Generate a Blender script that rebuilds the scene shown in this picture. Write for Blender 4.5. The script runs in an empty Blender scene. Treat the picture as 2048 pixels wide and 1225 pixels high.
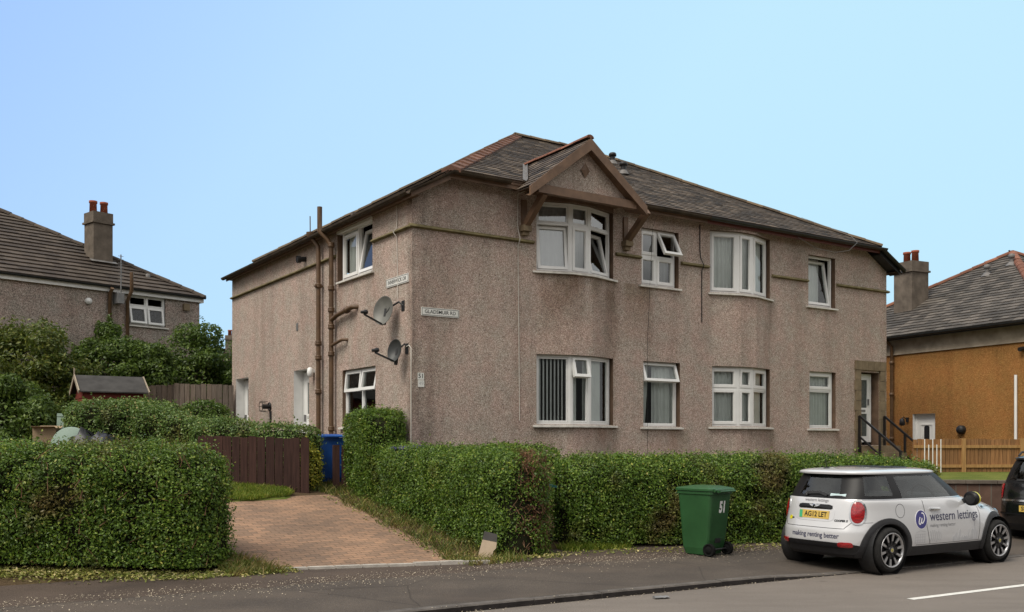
import bpy, math, random
import numpy as np
from mathutils import Vector, Matrix, noise
from mathutils.bvhtree import BVHTree
random.seed(7); np.random.seed(7)
SC = bpy.context.scene; COL = SC.collection
R = math.radians; PI = math.pi
# ------------------------------------------------------------------ camera
cam = bpy.data.cameras.new('camera'); camo = bpy.data.objects.new('camera', cam); COL.objects.link(camo)
camo.location = (0, 0, 1.85); camo.rotation_euler = (R(90), 0, 0)
cam.sensor_width = 36; cam.lens = 1900 / 2048 * 36; cam.shift_y = (881 - 612.5) / 2048
cam.clip_end = 2000; cam.clip_start = 0.1
SC.camera = camo
# ------------------------------------------------------------------ sky
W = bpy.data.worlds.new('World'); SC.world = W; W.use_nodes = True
SUN_EL, SUN_AZ = R(54), R(-136)      # azimuth clockwise from +Y
def build_world():
    nt = W.node_tree; n = nt.nodes; l = nt.links; n.clear()
    def N(t, **k):
        o = n.new(t)
        for a, b in k.items(): setattr(o, a, b)
        return o
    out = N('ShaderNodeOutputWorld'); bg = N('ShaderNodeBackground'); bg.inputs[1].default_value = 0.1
    sky = N('ShaderNodeTexSky', sky_type='NISHITA', sun_disc=False, sun_elevation=SUN_EL, sun_rotation=SUN_AZ)
    tc = N('ShaderNodeTexCoord'); sep = N('ShaderNodeSeparateXYZ'); l.new(tc.outputs['Generated'], sep.inputs[0])
    def M(op, a, b, c=None):
        m = N('ShaderNodeMath', operation=op)
        for i, v in enumerate((a, b, c)):
            if v is None: continue
            if isinstance(v, (int, float)): m.inputs[i].default_value = v
            else: l.new(v, m.inputs[i])
        return m.outputs[0]
    q = M('ADD', M('MULTIPLY', sep.outputs[0], -0.9), M('MULTIPLY', sep.outputs[2], 0.8))
    rp = N('ShaderNodeValToRGB'); l.new(q, rp.inputs[0]); e = rp.color_ramp.elements
    e[0].position = .12; e[0].color = (.505, .77, .925, 1); e[1].position = .78; e[1].color = (.33, .52, .98, 1)
    x = e.new(.45); x.color = (.455, .695, .95, 1)
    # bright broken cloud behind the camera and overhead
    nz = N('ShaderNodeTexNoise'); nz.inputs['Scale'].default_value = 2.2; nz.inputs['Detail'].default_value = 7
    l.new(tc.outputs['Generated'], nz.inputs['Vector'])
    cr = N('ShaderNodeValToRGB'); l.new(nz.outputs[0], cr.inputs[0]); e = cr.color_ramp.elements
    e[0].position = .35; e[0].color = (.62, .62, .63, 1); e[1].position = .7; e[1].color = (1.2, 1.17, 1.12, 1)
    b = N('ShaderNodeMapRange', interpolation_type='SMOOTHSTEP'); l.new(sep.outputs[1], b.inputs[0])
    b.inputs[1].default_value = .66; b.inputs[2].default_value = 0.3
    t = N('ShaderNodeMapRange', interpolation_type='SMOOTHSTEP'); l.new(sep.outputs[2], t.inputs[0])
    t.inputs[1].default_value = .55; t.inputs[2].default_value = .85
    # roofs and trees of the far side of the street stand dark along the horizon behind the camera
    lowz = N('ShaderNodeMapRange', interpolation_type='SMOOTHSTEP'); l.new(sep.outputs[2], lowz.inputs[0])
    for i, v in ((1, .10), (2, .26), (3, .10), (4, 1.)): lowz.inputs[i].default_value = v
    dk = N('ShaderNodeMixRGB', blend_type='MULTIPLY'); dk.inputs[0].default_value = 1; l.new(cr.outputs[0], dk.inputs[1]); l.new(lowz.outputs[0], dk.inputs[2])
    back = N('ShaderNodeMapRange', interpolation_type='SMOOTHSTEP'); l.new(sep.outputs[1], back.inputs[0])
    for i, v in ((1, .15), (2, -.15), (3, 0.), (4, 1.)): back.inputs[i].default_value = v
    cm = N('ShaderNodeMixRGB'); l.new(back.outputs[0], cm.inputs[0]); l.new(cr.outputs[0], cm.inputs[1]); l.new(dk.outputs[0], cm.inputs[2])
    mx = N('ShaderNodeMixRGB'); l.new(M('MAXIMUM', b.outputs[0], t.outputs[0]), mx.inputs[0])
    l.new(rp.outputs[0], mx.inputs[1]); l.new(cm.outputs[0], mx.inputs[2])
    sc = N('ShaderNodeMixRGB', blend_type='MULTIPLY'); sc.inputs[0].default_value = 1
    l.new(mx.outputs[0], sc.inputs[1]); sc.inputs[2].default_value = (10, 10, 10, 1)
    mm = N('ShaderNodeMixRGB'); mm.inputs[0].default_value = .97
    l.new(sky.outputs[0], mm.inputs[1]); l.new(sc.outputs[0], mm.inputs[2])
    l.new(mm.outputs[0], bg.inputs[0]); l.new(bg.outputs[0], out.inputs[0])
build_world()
sl = bpy.data.lights.new('sun', 'SUN'); sl.energy = 2.7; sl.angle = R(32); sl.color = (1, .93, .82)
so = bpy.data.objects.new('sun', sl); COL.objects.link(so)
sd = Vector((math.sin(SUN_AZ) * math.cos(SUN_EL), math.cos(SUN_AZ) * math.cos(SUN_EL), math.sin(SUN_EL)))
so.rotation_euler = sd.to_track_quat('Z', 'Y').to_euler()
vs = SC.view_settings; vs.view_transform = 'Standard'; vs.look = 'None'; vs.exposure = 0.14; vs.gamma = 1
SC.render.engine = 'CYCLES'
SC.cycles.max_bounces = 8; SC.cycles.transparent_max_bounces = 12
# ------------------------------------------------------------------ materials
MATS = {}
class NT:
    def __init__(s, name):
        m = bpy.data.materials.new(name); m.use_nodes = True; s.m = m; s.nt = m.node_tree; s.nt.nodes.clear()
        s.out = s.N('ShaderNodeOutputMaterial'); MATS[name] = m
    def N(s, t, **k):
        o = s.nt.nodes.new(t)
        for a, b in k.items(): setattr(o, a, b)
        return o
    def L(s, a, b): s.nt.links.new(a, b)
    def set(s, sock, v):
        if hasattr(v, 'is_linked') or hasattr(v, 'links'): s.L(v, sock)
        elif isinstance(v, tuple) and len(v) == 3 and sock.type == 'RGBA': sock.default_value = (*v, 1)
        else: sock.default_value = v
    def coord(s, scale=(1, 1, 1), which='Object'):
        tc = s.N('ShaderNodeTexCoord'); mp = s.N('ShaderNodeMapping'); s.L(tc.outputs[which], mp.inputs[0])
        mp.inputs['Scale'].default_value = scale; return mp.outputs[0]
    def noise(s, scale, detail=4, vec=None, rough=.55):
        n = s.N('ShaderNodeTexNoise'); n.inputs['Scale'].default_value = scale; n.inputs['Detail'].default_value = detail
        n.inputs['Roughness'].default_value = rough
        s.L(vec if vec is not None else s.coord(), n.inputs['Vector']); return n.outputs[0]
    def ramp(s, fac, stops, interp='LINEAR'):
        r = s.N('ShaderNodeValToRGB'); s.L(fac, r.inputs[0]); r.color_ramp.interpolation = interp
        e = r.color_ramp.elements
        while len(e) < len(stops): e.new(.5)
        for i, (p, c) in enumerate(stops):
            e[i].position = p; e[i].color = (*c, 1) if isinstance(c, tuple) else (c, c, c, 1)
        return r.outputs[0]
    def mix(s, fac, a, b, mode='MIX'):
        m = s.N('ShaderNodeMixRGB', blend_type=mode)
        for i, v in enumerate((fac, a, b)): s.set(m.inputs[i], v)
        return m.outputs[0]
    def math(s, op, a, b):
        m = s.N('ShaderNodeMath', operation=op)
        s.set(m.inputs[0], a); s.set(m.inputs[1], b); return m.outputs[0]
    def island(s): return s.N('ShaderNodeNewGeometry').outputs['Random Per Island']
    def bump(s, h, strength=.3, dist=.02):
        b = s.N('ShaderNodeBump'); s.L(h, b.inputs['Height']); b.inputs['Strength'].default_value = strength
        b.inputs['Distance'].default_value = dist; return b.outputs[0]
    def pbr(s, col, rough=.6, metal=0., spec=.5, normal=None, coat=0., connect=True):
        p = s.N('ShaderNodeBsdfPrincipled'); s.set(p.inputs['Base Color'], col); s.set(p.inputs['Roughness'], rough)
        p.inputs['Metallic'].default_value = metal; p.inputs['Specular IOR Level'].default_value = spec
        p.inputs['Coat Weight'].default_value = coat; p.inputs['Coat Roughness'].default_value = .06
        if normal is not None: s.L(normal, p.inputs['Normal'])
        if connect: s.L(p.outputs[0], s.out.inputs[0])
        return p
def plain(name, col, rough=.6, metal=0., spec=.5, var=.12, nscale=6, coat=0., bump=0.):
    t = NT(name); v = t.noise(nscale, 5)
    lo = tuple(c * (1 - var) for c in col); hi = tuple(min(1, c * (1 + var)) for c in col)
    c = t.ramp(v, [(.3, lo), (.7, hi)])
    t.pbr(c, rough, metal, spec, t.bump(t.noise(nscale * 12, 3), bump, .01) if bump else None, coat); return t.m
def harling(name, cols, vscale=42, stains=0., tint=None):
    """roughcast wall of small thrown stones"""
    t = NT(name); vec = t.coord()
    v = t.N('ShaderNodeTexVoronoi'); v.inputs['Scale'].default_value = vscale; t.L(vec, v.inputs['Vector'])
    bw = t.N('ShaderNodeSeparateColor'); t.L(v.outputs['Color'], bw.inputs[0])
    c = t.ramp(bw.outputs[0], cols)
    hue = t.noise(2.2, 4, vec); c = t.mix(.45, c, t.ramp(hue, [(.36, (.9, 1.0, .96)), (.64, (1.14, .98, .95))]), 'MULTIPLY')
    big = t.noise(.7, 5, vec); c = t.mix(.5, c, t.ramp(big, [(.3, (.80, .79, .78)), (.7, (1.12, 1.1, 1.08))]), 'MULTIPLY')
    med = t.noise(9, 4, vec); c = t.mix(.5, c, t.ramp(med, [(.3, (.8, .8, .8)), (.7, (1.15, 1.15, 1.15))]), 'MULTIPLY')
    if stains:   # soot and rain streaks that have washed down the wall
        st = t.noise(1.0, 6, t.coord((1.6, 1.6, .16)), .6)
        c = t.mix(stains, c, t.ramp(st, [(.36, (.62, .58, .55)), (.55, (1, 1, 1))]), 'MULTIPLY')
    if tint: c = tint(t, c, vec)
    h = t.math('ADD', v.outputs['Distance'], t.math('MULTIPLY', bw.outputs[1], .5))
    t.pbr(c, .92, 0, .25, t.bump(h, .55, .02)); return t.m
def wall_tint(t, c, vec):
    """the weather has blackened the corner stone course and the wall under the bay sills"""
    sep = t.N('ShaderNodeSeparateXYZ'); t.L(vec, sep.inputs[0]); X, Y, Z = sep.outputs
    def band(v, a, b):   # 1 at a, 0 at b
        m = t.N('ShaderNodeMapRange', interpolation_type='SMOOTHSTEP'); t.L(v, m.inputs[0])
        m.inputs[1].default_value = a; m.inputs[2].default_value = b; m.inputs[3].default_value = 1; m.inputs[4].default_value = 0
        return m.outputs[0]
    nz = t.noise(2.6, 6, t.coord((1.2, 1.2, .5)), .65)
    rag = t.ramp(nz, [(.32, 0.), (.62, 1.)])
    front = band(Y, .05, .25)
    corner = t.math('MULTIPLY', t.math('MULTIPLY', band(X, .02, 1.1), front), rag)
    c = t.mix(corner, c, t.mix(1, c, (.55, .53, .52), 'MULTIPLY'))
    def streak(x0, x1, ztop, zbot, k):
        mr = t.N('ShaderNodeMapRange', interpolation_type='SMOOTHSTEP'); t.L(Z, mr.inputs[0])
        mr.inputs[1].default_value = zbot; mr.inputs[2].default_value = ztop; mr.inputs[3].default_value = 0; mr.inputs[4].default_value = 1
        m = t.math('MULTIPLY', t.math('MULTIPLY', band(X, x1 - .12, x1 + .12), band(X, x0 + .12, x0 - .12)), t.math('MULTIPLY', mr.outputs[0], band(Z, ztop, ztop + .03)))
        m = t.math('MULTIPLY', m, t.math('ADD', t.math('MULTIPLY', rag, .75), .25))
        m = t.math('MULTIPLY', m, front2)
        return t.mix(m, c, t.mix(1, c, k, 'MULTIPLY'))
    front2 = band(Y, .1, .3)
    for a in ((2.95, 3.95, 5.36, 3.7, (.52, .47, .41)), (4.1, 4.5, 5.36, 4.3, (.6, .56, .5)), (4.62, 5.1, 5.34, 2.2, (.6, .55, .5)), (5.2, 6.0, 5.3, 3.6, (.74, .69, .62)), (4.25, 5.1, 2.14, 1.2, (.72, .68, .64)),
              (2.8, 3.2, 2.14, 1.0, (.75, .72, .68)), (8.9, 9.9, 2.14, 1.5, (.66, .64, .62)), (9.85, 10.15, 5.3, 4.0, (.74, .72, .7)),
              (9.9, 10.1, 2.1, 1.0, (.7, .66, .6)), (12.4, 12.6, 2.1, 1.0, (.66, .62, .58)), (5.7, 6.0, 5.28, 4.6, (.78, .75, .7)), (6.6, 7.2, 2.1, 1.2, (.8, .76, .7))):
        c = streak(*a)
    return c
harling('pebbledash', [(0., (.17, .127, .108)), (.2, (.35, .275, .235)), (.5, (.46, .369, .316)), (.8, (.545, .445, .385)), (1., (.76, .68, .62))], 85, .4, wall_tint)
harling('grey_harling', [(0., (.12, .1, .09)), (.3, (.3, .245, .215)), (.7, (.42, .35, .31)), (1., (.62, .56, .5))], 60, .4)
harling('orange_harling', [(0., (.24, .115, .035)), (.4, (.33, .162, .05)), (.8, (.38, .19, .06)), (1., (.46, .25, .09))], 60, .4)
plain('white_upvc', (.78, .78, .76), .35, 0, .5, .05, 3)
plain('white_paint', (.74, .74, .72), .5, 0, .4, .08, 4)
plain('sill_paint', (.62, .6, .55), .6, 0, .4, .2, 7)
plain('brown_paint', (.15, .09, .055), .55, 0, .4, .25, 5, 0, .1)
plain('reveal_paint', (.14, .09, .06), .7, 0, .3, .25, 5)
plain('pipe_brown', (.105, .06, .03), .5, 0, .45, .3, 6, 0, .15)
plain('red_brown_paint', (.13, .036, .024), .55, 0, .4, .2, 5)
plain('black_gutter', (.014, .016, .016), .45, 0, .5, .3, 5)
plain('mossy_gutter', (.05, .036, .022), .7, 0, .3, .45, 4)
plain('mossy_stone', (.17, .145, .075), .9, 0, .2, .4, 6, 0, .4)
plain('sandstone', (.2, .155, .1), .9, 0, .2, .25, 5, 0, .4)
plain('chimney_render', (.135, .112, .09), .95, 0, .2, .35, 3, 0, .4)
plain('terracotta', (.3, .085, .045), .8, 0, .3, .25, 8, 0, .2)
plain('lead', (.16, .152, .145), .7, .1, .5, .25, 6)
plain('band_render', (.33, .28, .215), .9, 0, .2, .25, 3, 0, .3)
plain('dark_inside', (.035, .03, .028), .9, 0, .2, .3, 2)
plain('room_wall', (.12, .1, .085), .9, 0, .2, .2, 1)
plain('blind_white', (.8, .8, .78), .8, 0, .2, .04, 3)
plain('curtain', (.8, .8, .77), .9, 0, .1, .06, 3)
plain('grey_metal', (.2, .2, .2), .45, .2, .5, .15, 8)
plain('dish_grey', (.125, .125, .112), .5, .1, .5, .2, 5)
plain('dish_dark', (.035, .038, .038), .5, .1, .5, .2, 5)
plain('black_plastic', (.016, .016, .017), .5, 0, .4, .2, 9)
plain('black_paint', (.01, .01, .011), .35, 0, .5, .2, 9)
plain('sign_white', (.7, .7, .66), .4, 0, .5, .08, 6)
plain('ink', (.02, .02, .02), .6, 0, .3, .1, 5)
plain('faded_ink', (.42, .42, .42), .6, 0, .3, .1, 5)
plain('cable_white', (.62, .59, .53), .6, 0, .3, .1, 5)
plain('bin_green', (.022, .08, .026), .42, 0, .45, .18, 3, 0, .05)
plain('bin_blue', (.012, .08, .32), .4, 0, .45, .15, 3)
plain('bin_teal', (.012, .09, .085), .4, 0, .45, .15, 3)
plain('bin_purple', (.06, .035, .2), .4, 0, .45, .15, 3)
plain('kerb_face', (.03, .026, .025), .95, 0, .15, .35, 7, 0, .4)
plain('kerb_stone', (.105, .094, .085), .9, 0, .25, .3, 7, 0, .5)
plain('edge_stone', (.4, .37, .33), .9, 0, .25, .2, 7, 0, .4)
plain('road_paint', (.62, .61, .57), .8, 0, .3, .15, 14, 0, .2)
plain('cardboard', (.3, .22, .14), .9, 0, .2, .12, 5)
plain('board_pale', (.42, .33, .24), .85, 0, .2, .15, 4)
plain('board_dark', (.07, .066, .062), .8, 0, .2, .2, 4)
plain('pale_green_panel', (.22, .3, .25), .6, 0, .4, .1, 3)
plain('bag_black', (.012, .013, .016), .42, 0, .4, .3, 8)
plain('bag_grey', (.028, .032, .045), .42, 0, .4, .3, 8)
plain('felt', (.06, .058, .056), .95, 0, .2, .25, 4, 0, .3)
plain('twig', (.15, .085, .05), .9, 0, .2, .3, 9)
plain('bark', (.06, .045, .032), .95, 0, .2, .3, 6, 0, .5)
plain('yellow_paint', (.62, .55, .02), .35, 0, .5, .1, 5, .5)
def wood(name, a, b, scale=(9, 9, .7), rough=.8):
    t = NT(name); n = t.noise(4, 6, t.coord(scale)); c = t.ramp(n, [(.3, a), (.7, b)])
    i = t.island(); c = t.mix(.7, c, t.ramp(i, [(0, (.7, .7, .7)), (1, (1.25, 1.2, 1.15))]), 'MULTIPLY')
    t.pbr(c, rough, 0, .25, t.bump(n, .3, .01))
wood('fence_brown', (.03, .014, .011), (.062, .03, .024))
wood('fence_grey', (.085, .066, .052), (.17, .14, .115))
wood('fence_new', (.17, .085, .034), (.33, .175, .075))
wood('fence_post', (.27, .15, .055), (.42, .25, .1))
wood('shed_red', (.13, .028, .02), (.2, .045, .032), (.7, .7, 12))
def slate(name, stops, moss=.35):
    t = NT(name); i = t.island(); c = t.ramp(i, stops)
    n = t.noise(1.3, 6); c = t.mix(moss, c, t.ramp(n, [(.38, (.6, .58, .54)), (.62, (1.3, 1.25, 1.15))]), 'MULTIPLY')
    n2 = t.noise(26, 4); c = t.mix(.6, c, t.ramp(n2, [(.35, (.65, .65, .65)), (.7, (1.35, 1.3, 1.2))]), 'MULTIPLY')
    t.pbr(c, .8, 0, .3, t.bump(n2, .4, .01))
slate('slate', [(0, (.032, .026, .022)), (.4, (.064, .05, .041)), (.8, (.098, .078, .063)), (1, (.16, .13, .105))], .55)
slate('slate_grey', [(0, (.055, .05, .046)), (.5, (.09, .082, .075)), (1, (.145, .13, .118))])
slate('concrete_tile', [(0, (.052, .041, .034)), (.5, (.07, .056, .046)), (1, (.09, .073, .06))])
slate('hip_tile', [(0, (.085, .04, .028)), (.5, (.125, .062, .042)), (1, (.17, .085, .058))])
slate('ridge_tile', [(0, (.08, .06, .042)), (.5, (.12, .09, .06)), (1, (.17, .125, .08))])
slate('ridge_red', [(0, (.15, .065, .042)), (.5, (.2, .085, .055)), (1, (.26, .115, .072))], .4)
def glass(name, tint=(.55, .6, .6), refl=.28, rough=.02):
    t = NT(name); tr = t.N('ShaderNodeBsdfTransparent'); tr.inputs[0].default_value = (*tint, 1)
    gl = t.N('ShaderNodeBsdfGlossy'); gl.inputs['Roughness'].default_value = rough; gl.inputs[0].default_value = (.9, .92, .92, 1)
    n = t.noise(1.7, 2); gl_n = t.bump(n, .04, .05); t.L(gl_n, gl.inputs['Normal'])
    fr = t.N('ShaderNodeFresnel'); fr.inputs[0].default_value = 1.32
    f = t.math('ADD', fr.outputs[0], refl); ms = t.N('ShaderNodeMixShader'); t.L(f, ms.inputs[0])
    t.L(tr.outputs[0], ms.inputs[1]); t.L(gl.outputs[0], ms.inputs[2]); t.L(ms.outputs[0], t.out.inputs[0])
glass('glass', (.82, .86, .85), .05); glass('glass_sky', (.6, .62, .63), .2); glass('car_glass', (.7, .75, .73), .06, .01)
def frosted():
    t = NT('frosted_glass'); t.pbr(t.ramp(t.noise(14, 4), [(.3, (.06, .075, .07)), (.7, (.1, .12, .115))]), .25, 0, .8)
frosted()
def leafmat(name, stops, brown=(.09, .05, .025), bscale=.9, bth=(.6, .72), tr=.25, spec=.4, light_top=0):
    t = NT(name); i = t.island(); c = t.ramp(i, stops)
    n = t.noise(bscale, 4, t.coord()); c = t.mix(t.ramp(n, [(bth[0], 0.), (bth[1], .75)]), c, brown)
    n2 = t.noise(2.3, 3, t.coord()); c = t.mix(.7, c, t.ramp(n2, [(.32, (.6, .66, .6)), (.66, (1.3, 1.22, 1.1))]), 'MULTIPLY')
    p = t.pbr(c, .42, 0, spec, None, 0, False); d = t.N('ShaderNodeBsdfTranslucent'); t.L(c, d.inputs[0])
    ms = t.N('ShaderNodeMixShader'); ms.inputs[0].default_value = tr; t.L(p.outputs[0], ms.inputs[1]); t.L(d.outputs[0], ms.inputs[2])
    t.L(ms.outputs[0], t.out.inputs[0])
leafmat('privet', [(0, (0.0481, 0.0966, 0.0138)), (.5, (0.102, 0.186, 0.023)), (.85, (0.163, 0.265, 0.0345)), (.97, (0.264, 0.335, 0.0575)), (1, (0.433, 0.425, 0.103))], (0.157, 0.0966, 0.0437), .9, (.57, .7), .3)
leafmat('privet_dark', [(0, (0.042, 0.0837, 0.0138)), (.6, (0.09, 0.161, 0.0253)), (1, (0.157, 0.245, 0.046))], (0.18, 0.109, 0.046), .9, (.62, .74), .3)
leafmat('privet_bg', [(0, (0.0661, 0.122, 0.0253)), (.6, (0.126, 0.213, 0.0483)), (.93, (0.216, 0.302, 0.0805)), (1, (0.337, 0.258, 0.115))], (0.24, 0.154, 0.0633), .8, (.57, .72), .3)
leafmat('variegated', [(0, (0.104, 0.157, 0.02)), (.5, (0.325, 0.336, 0.04)), (1, (0.58, 0.526, 0.09))], (0.0928, 0.146, 0.03), 2, (.6, .8), .3)
leafmat('tree_leaf_yellow', [(0, (.055, .09, .014)), (.6, (.11, .15, .024)), (1, (.19, .2, .04))], (.16, .13, .04), .5, (.62, .8), .35)
leafmat('tree_leaf_green', [(0, (0.0464, 0.084, 0.016)), (.6, (0.0928, 0.157, 0.026)), (1, (0.162, 0.23, 0.045))], (0.104, 0.134, 0.03), .5, (.7, .9), .35)
leafmat('grass_blade', [(0, (0.0928, 0.157, 0.02)), (.6, (0.174, 0.246, 0.03)), (1, (0.325, 0.302, 0.07))], (0.302, 0.213, 0.07), .8, (.58, .75), .35, .2)
leafmat('weed_blade', [(0, (.07, .11, .025)), (.5, (.13, .165, .035)), (.8, (.2, .19, .06)), (1, (.33, .23, .1))], (.24, .15, .07), 1.6, (.52, .66), .35, .2)
leafmat('clipping', [(0, (0.0928, 0.123, 0.03)), (.5, (0.232, 0.258, 0.06)), (.8, (0.383, 0.347, 0.13)), (1, (0.638, 0.56, 0.33))], (0.186, 0.112, 0.055), 1, (.6, .8), .25, .2)
leafmat('dead_leaf', [(0, (.07, .035, .02)), (.6, (.14, .07, .04)), (1, (.24, .13, .07))], (.05, .09, .02), 3, (.6, .75), .25, .2)
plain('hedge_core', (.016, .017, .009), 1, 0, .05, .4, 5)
def ground_mats():
    t = NT('road_asphalt'); v = t.coord()
    g = t.noise(95, 3, v, .7); b = t.noise(.55, 5, v)
    c = t.ramp(g, [(.3, (.10, .088, .078)), (.5, (.165, .145, .128)), (.72, (.27, .24, .21))])
    c = t.mix(.55, c, t.ramp(b, [(.3, (.82, .81, .8)), (.7, (1.12, 1.1, 1.08))]), 'MULTIPLY')
    b2 = t.noise(2.4, 6, t.coord((.3, 1.4, 1)), .65); c = t.mix(.5, c, t.ramp(b2, [(.35, (.8, .79, .78)), (.6, (1.08, 1.07, 1.06))]), 'MULTIPLY')
    sp = t.noise(5.5, 2, v, .4); c = t.mix(t.ramp(sp, [(.70, 0.), (.76, .5)]), c, (.06, .052, .047))
    t.pbr(c, .9, 0, .25, t.bump(g, .4, .01))
    t = NT('pavement_asphalt'); v = t.coord()
    g = t.noise(80, 3, v, .7); b = t.noise(.8, 6, v, .6)
    c = t.ramp(g, [(.3, (.048, .041, .037)), (.55, (.085, .073, .064)), (.75, (.155, .135, .115))])
    c = t.mix(.7, c, t.ramp(b, [(.32, (.7, .68, .66)), (.66, (1.25, 1.2, 1.12))]), 'MULTIPLY')
    # dry brown dust trodden in along the hedge side, a long trench seam and hairline cracks
    sep = t.N('ShaderNodeSeparateXYZ'); t.L(v, sep.inputs[0]); vv = t.math('ADD', t.math('MULTIPLY', sep.outputs[0], -.4907), t.math('MULTIPLY', sep.outputs[1], .8713))
    wob = t.math('ADD', vv, t.math('MULTIPLY', t.noise(.9, 4, v), .35)); old = t.ramp(t.math('MULTIPLY', t.math('SUBTRACT', wob, 10.5), .5), [(.5, 0.), (.506, 1.)])
    c = t.mix(t.math('MULTIPLY', old, .45), c, t.mix(1, c, (.86, .68, .6), 'MULTIPLY')); seam = t.math('ABSOLUTE', t.math('SUBTRACT', wob, 11.5), 0); c = t.mix(t.ramp(seam, [(0, .7), (.018, 0.)]), c, (.022, .02, .018))
    d = t.noise(1.1, 5, t.coord((.35, .9, 1)), .6); c = t.mix(t.ramp(d, [(.5, 0.), (.72, .35)]), c, (.15, .115, .09))
    vo = t.N('ShaderNodeTexVoronoi', feature='DISTANCE_TO_EDGE'); vo.inputs['Scale'].default_value = .42
    wv = t.mix(.22, v, t.N('ShaderNodeTexNoise').outputs['Color']); t.L(wv, vo.inputs['Vector'])
    c = t.mix(t.ramp(vo.outputs[0], [(0, .55), (.004, 0.)]), c, (.025, .022, .02))
    t.pbr(c, .92, 0, .2, t.bump(g, .5, .01))
    t = NT('paving_brick'); v = t.coord()
    br = t.N('ShaderNodeTexBrick'); t.L(v, br.inputs[0]); br.offset = .5
    for k, x in (('Scale', 1.), ('Mortar Size', .006), ('Mortar Smooth', .3), ('Bias', 0.), ('Brick Width', .21), ('Row Height', .105)): br.inputs[k].default_value = x
    br.inputs['Color1'].default_value = (.31, .2, .135, 1); br.inputs['Color2'].default_value = (.215, .15, .11, 1); br.inputs['Mortar'].default_value = (.11, .085, .06, 1)
    c = t.mix(.6, br.outputs[0], t.ramp(t.noise(1.1, 6, v), [(.3, (.5, .5, .5)), (.65, (1.3, 1.18, 1.05))]), 'MULTIPLY')
    c = t.mix(.5, c, t.ramp(t.noise(24, 4, v), [(.3, (.75, .75, .75)), (.7, (1.2, 1.2, 1.2))]), 'MULTIPLY')
    t.pbr(c, .9, 0, .25, t.bump(t.math('SUBTRACT', t.noise(40, 3, v), br.outputs['Fac']), .4, .01))
    t = NT('soil'); v = t.coord(); n = t.noise(1.5, 6, v); n2 = t.noise(30, 4, v)
    c = t.ramp(n, [(.35, (.075, .05, .033)), (.68, (.09, .068, .035))]); c = t.mix(.6, c, t.ramp(n2, [(.3, (.6, .6, .6)), (.7, (1.4, 1.4, 1.3))]), 'MULTIPLY')
    t.pbr(c, .95, 0, .1, t.bump(n2, .6, .02))
    t = NT('turf'); v = t.coord(); n = t.noise(2.5, 6, v); n2 = t.noise(60, 4, v)
    c = t.ramp(n, [(.3, (.07, .1, .02)), (.65, (.15, .165, .04))]); c = t.mix(.6, c, t.ramp(n2, [(.3, (.6, .6, .6)), (.7, (1.4, 1.4, 1.3))]), 'MULTIPLY')
    t.pbr(c, .95, 0, .1, t.bump(n2, .6, .02))
    t = NT('garden_brick'); v = t.coord()
    br = t.N('ShaderNodeTexBrick'); t.L(v, br.inputs[0])
    for k, x in (('Scale', 1.), ('Mortar Size', .01), ('Brick Width', .225), ('Row Height', .075)): br.inputs[k].default_value = x
    br.inputs['Color1'].default_value = (.13, .08, .06, 1); br.inputs['Color2'].default_value = (.09, .06, .05, 1); br.inputs['Mortar'].default_value = (.13, .12, .1, 1)
    t.pbr(t.mix(.5, br.outputs[0], t.ramp(t.noise(5, 5, v), [(.3, (.6, .6, .6)), (.7, (1.3, 1.3, 1.3))]), 'MULTIPLY'), .95, 0, .15)
ground_mats()
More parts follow.
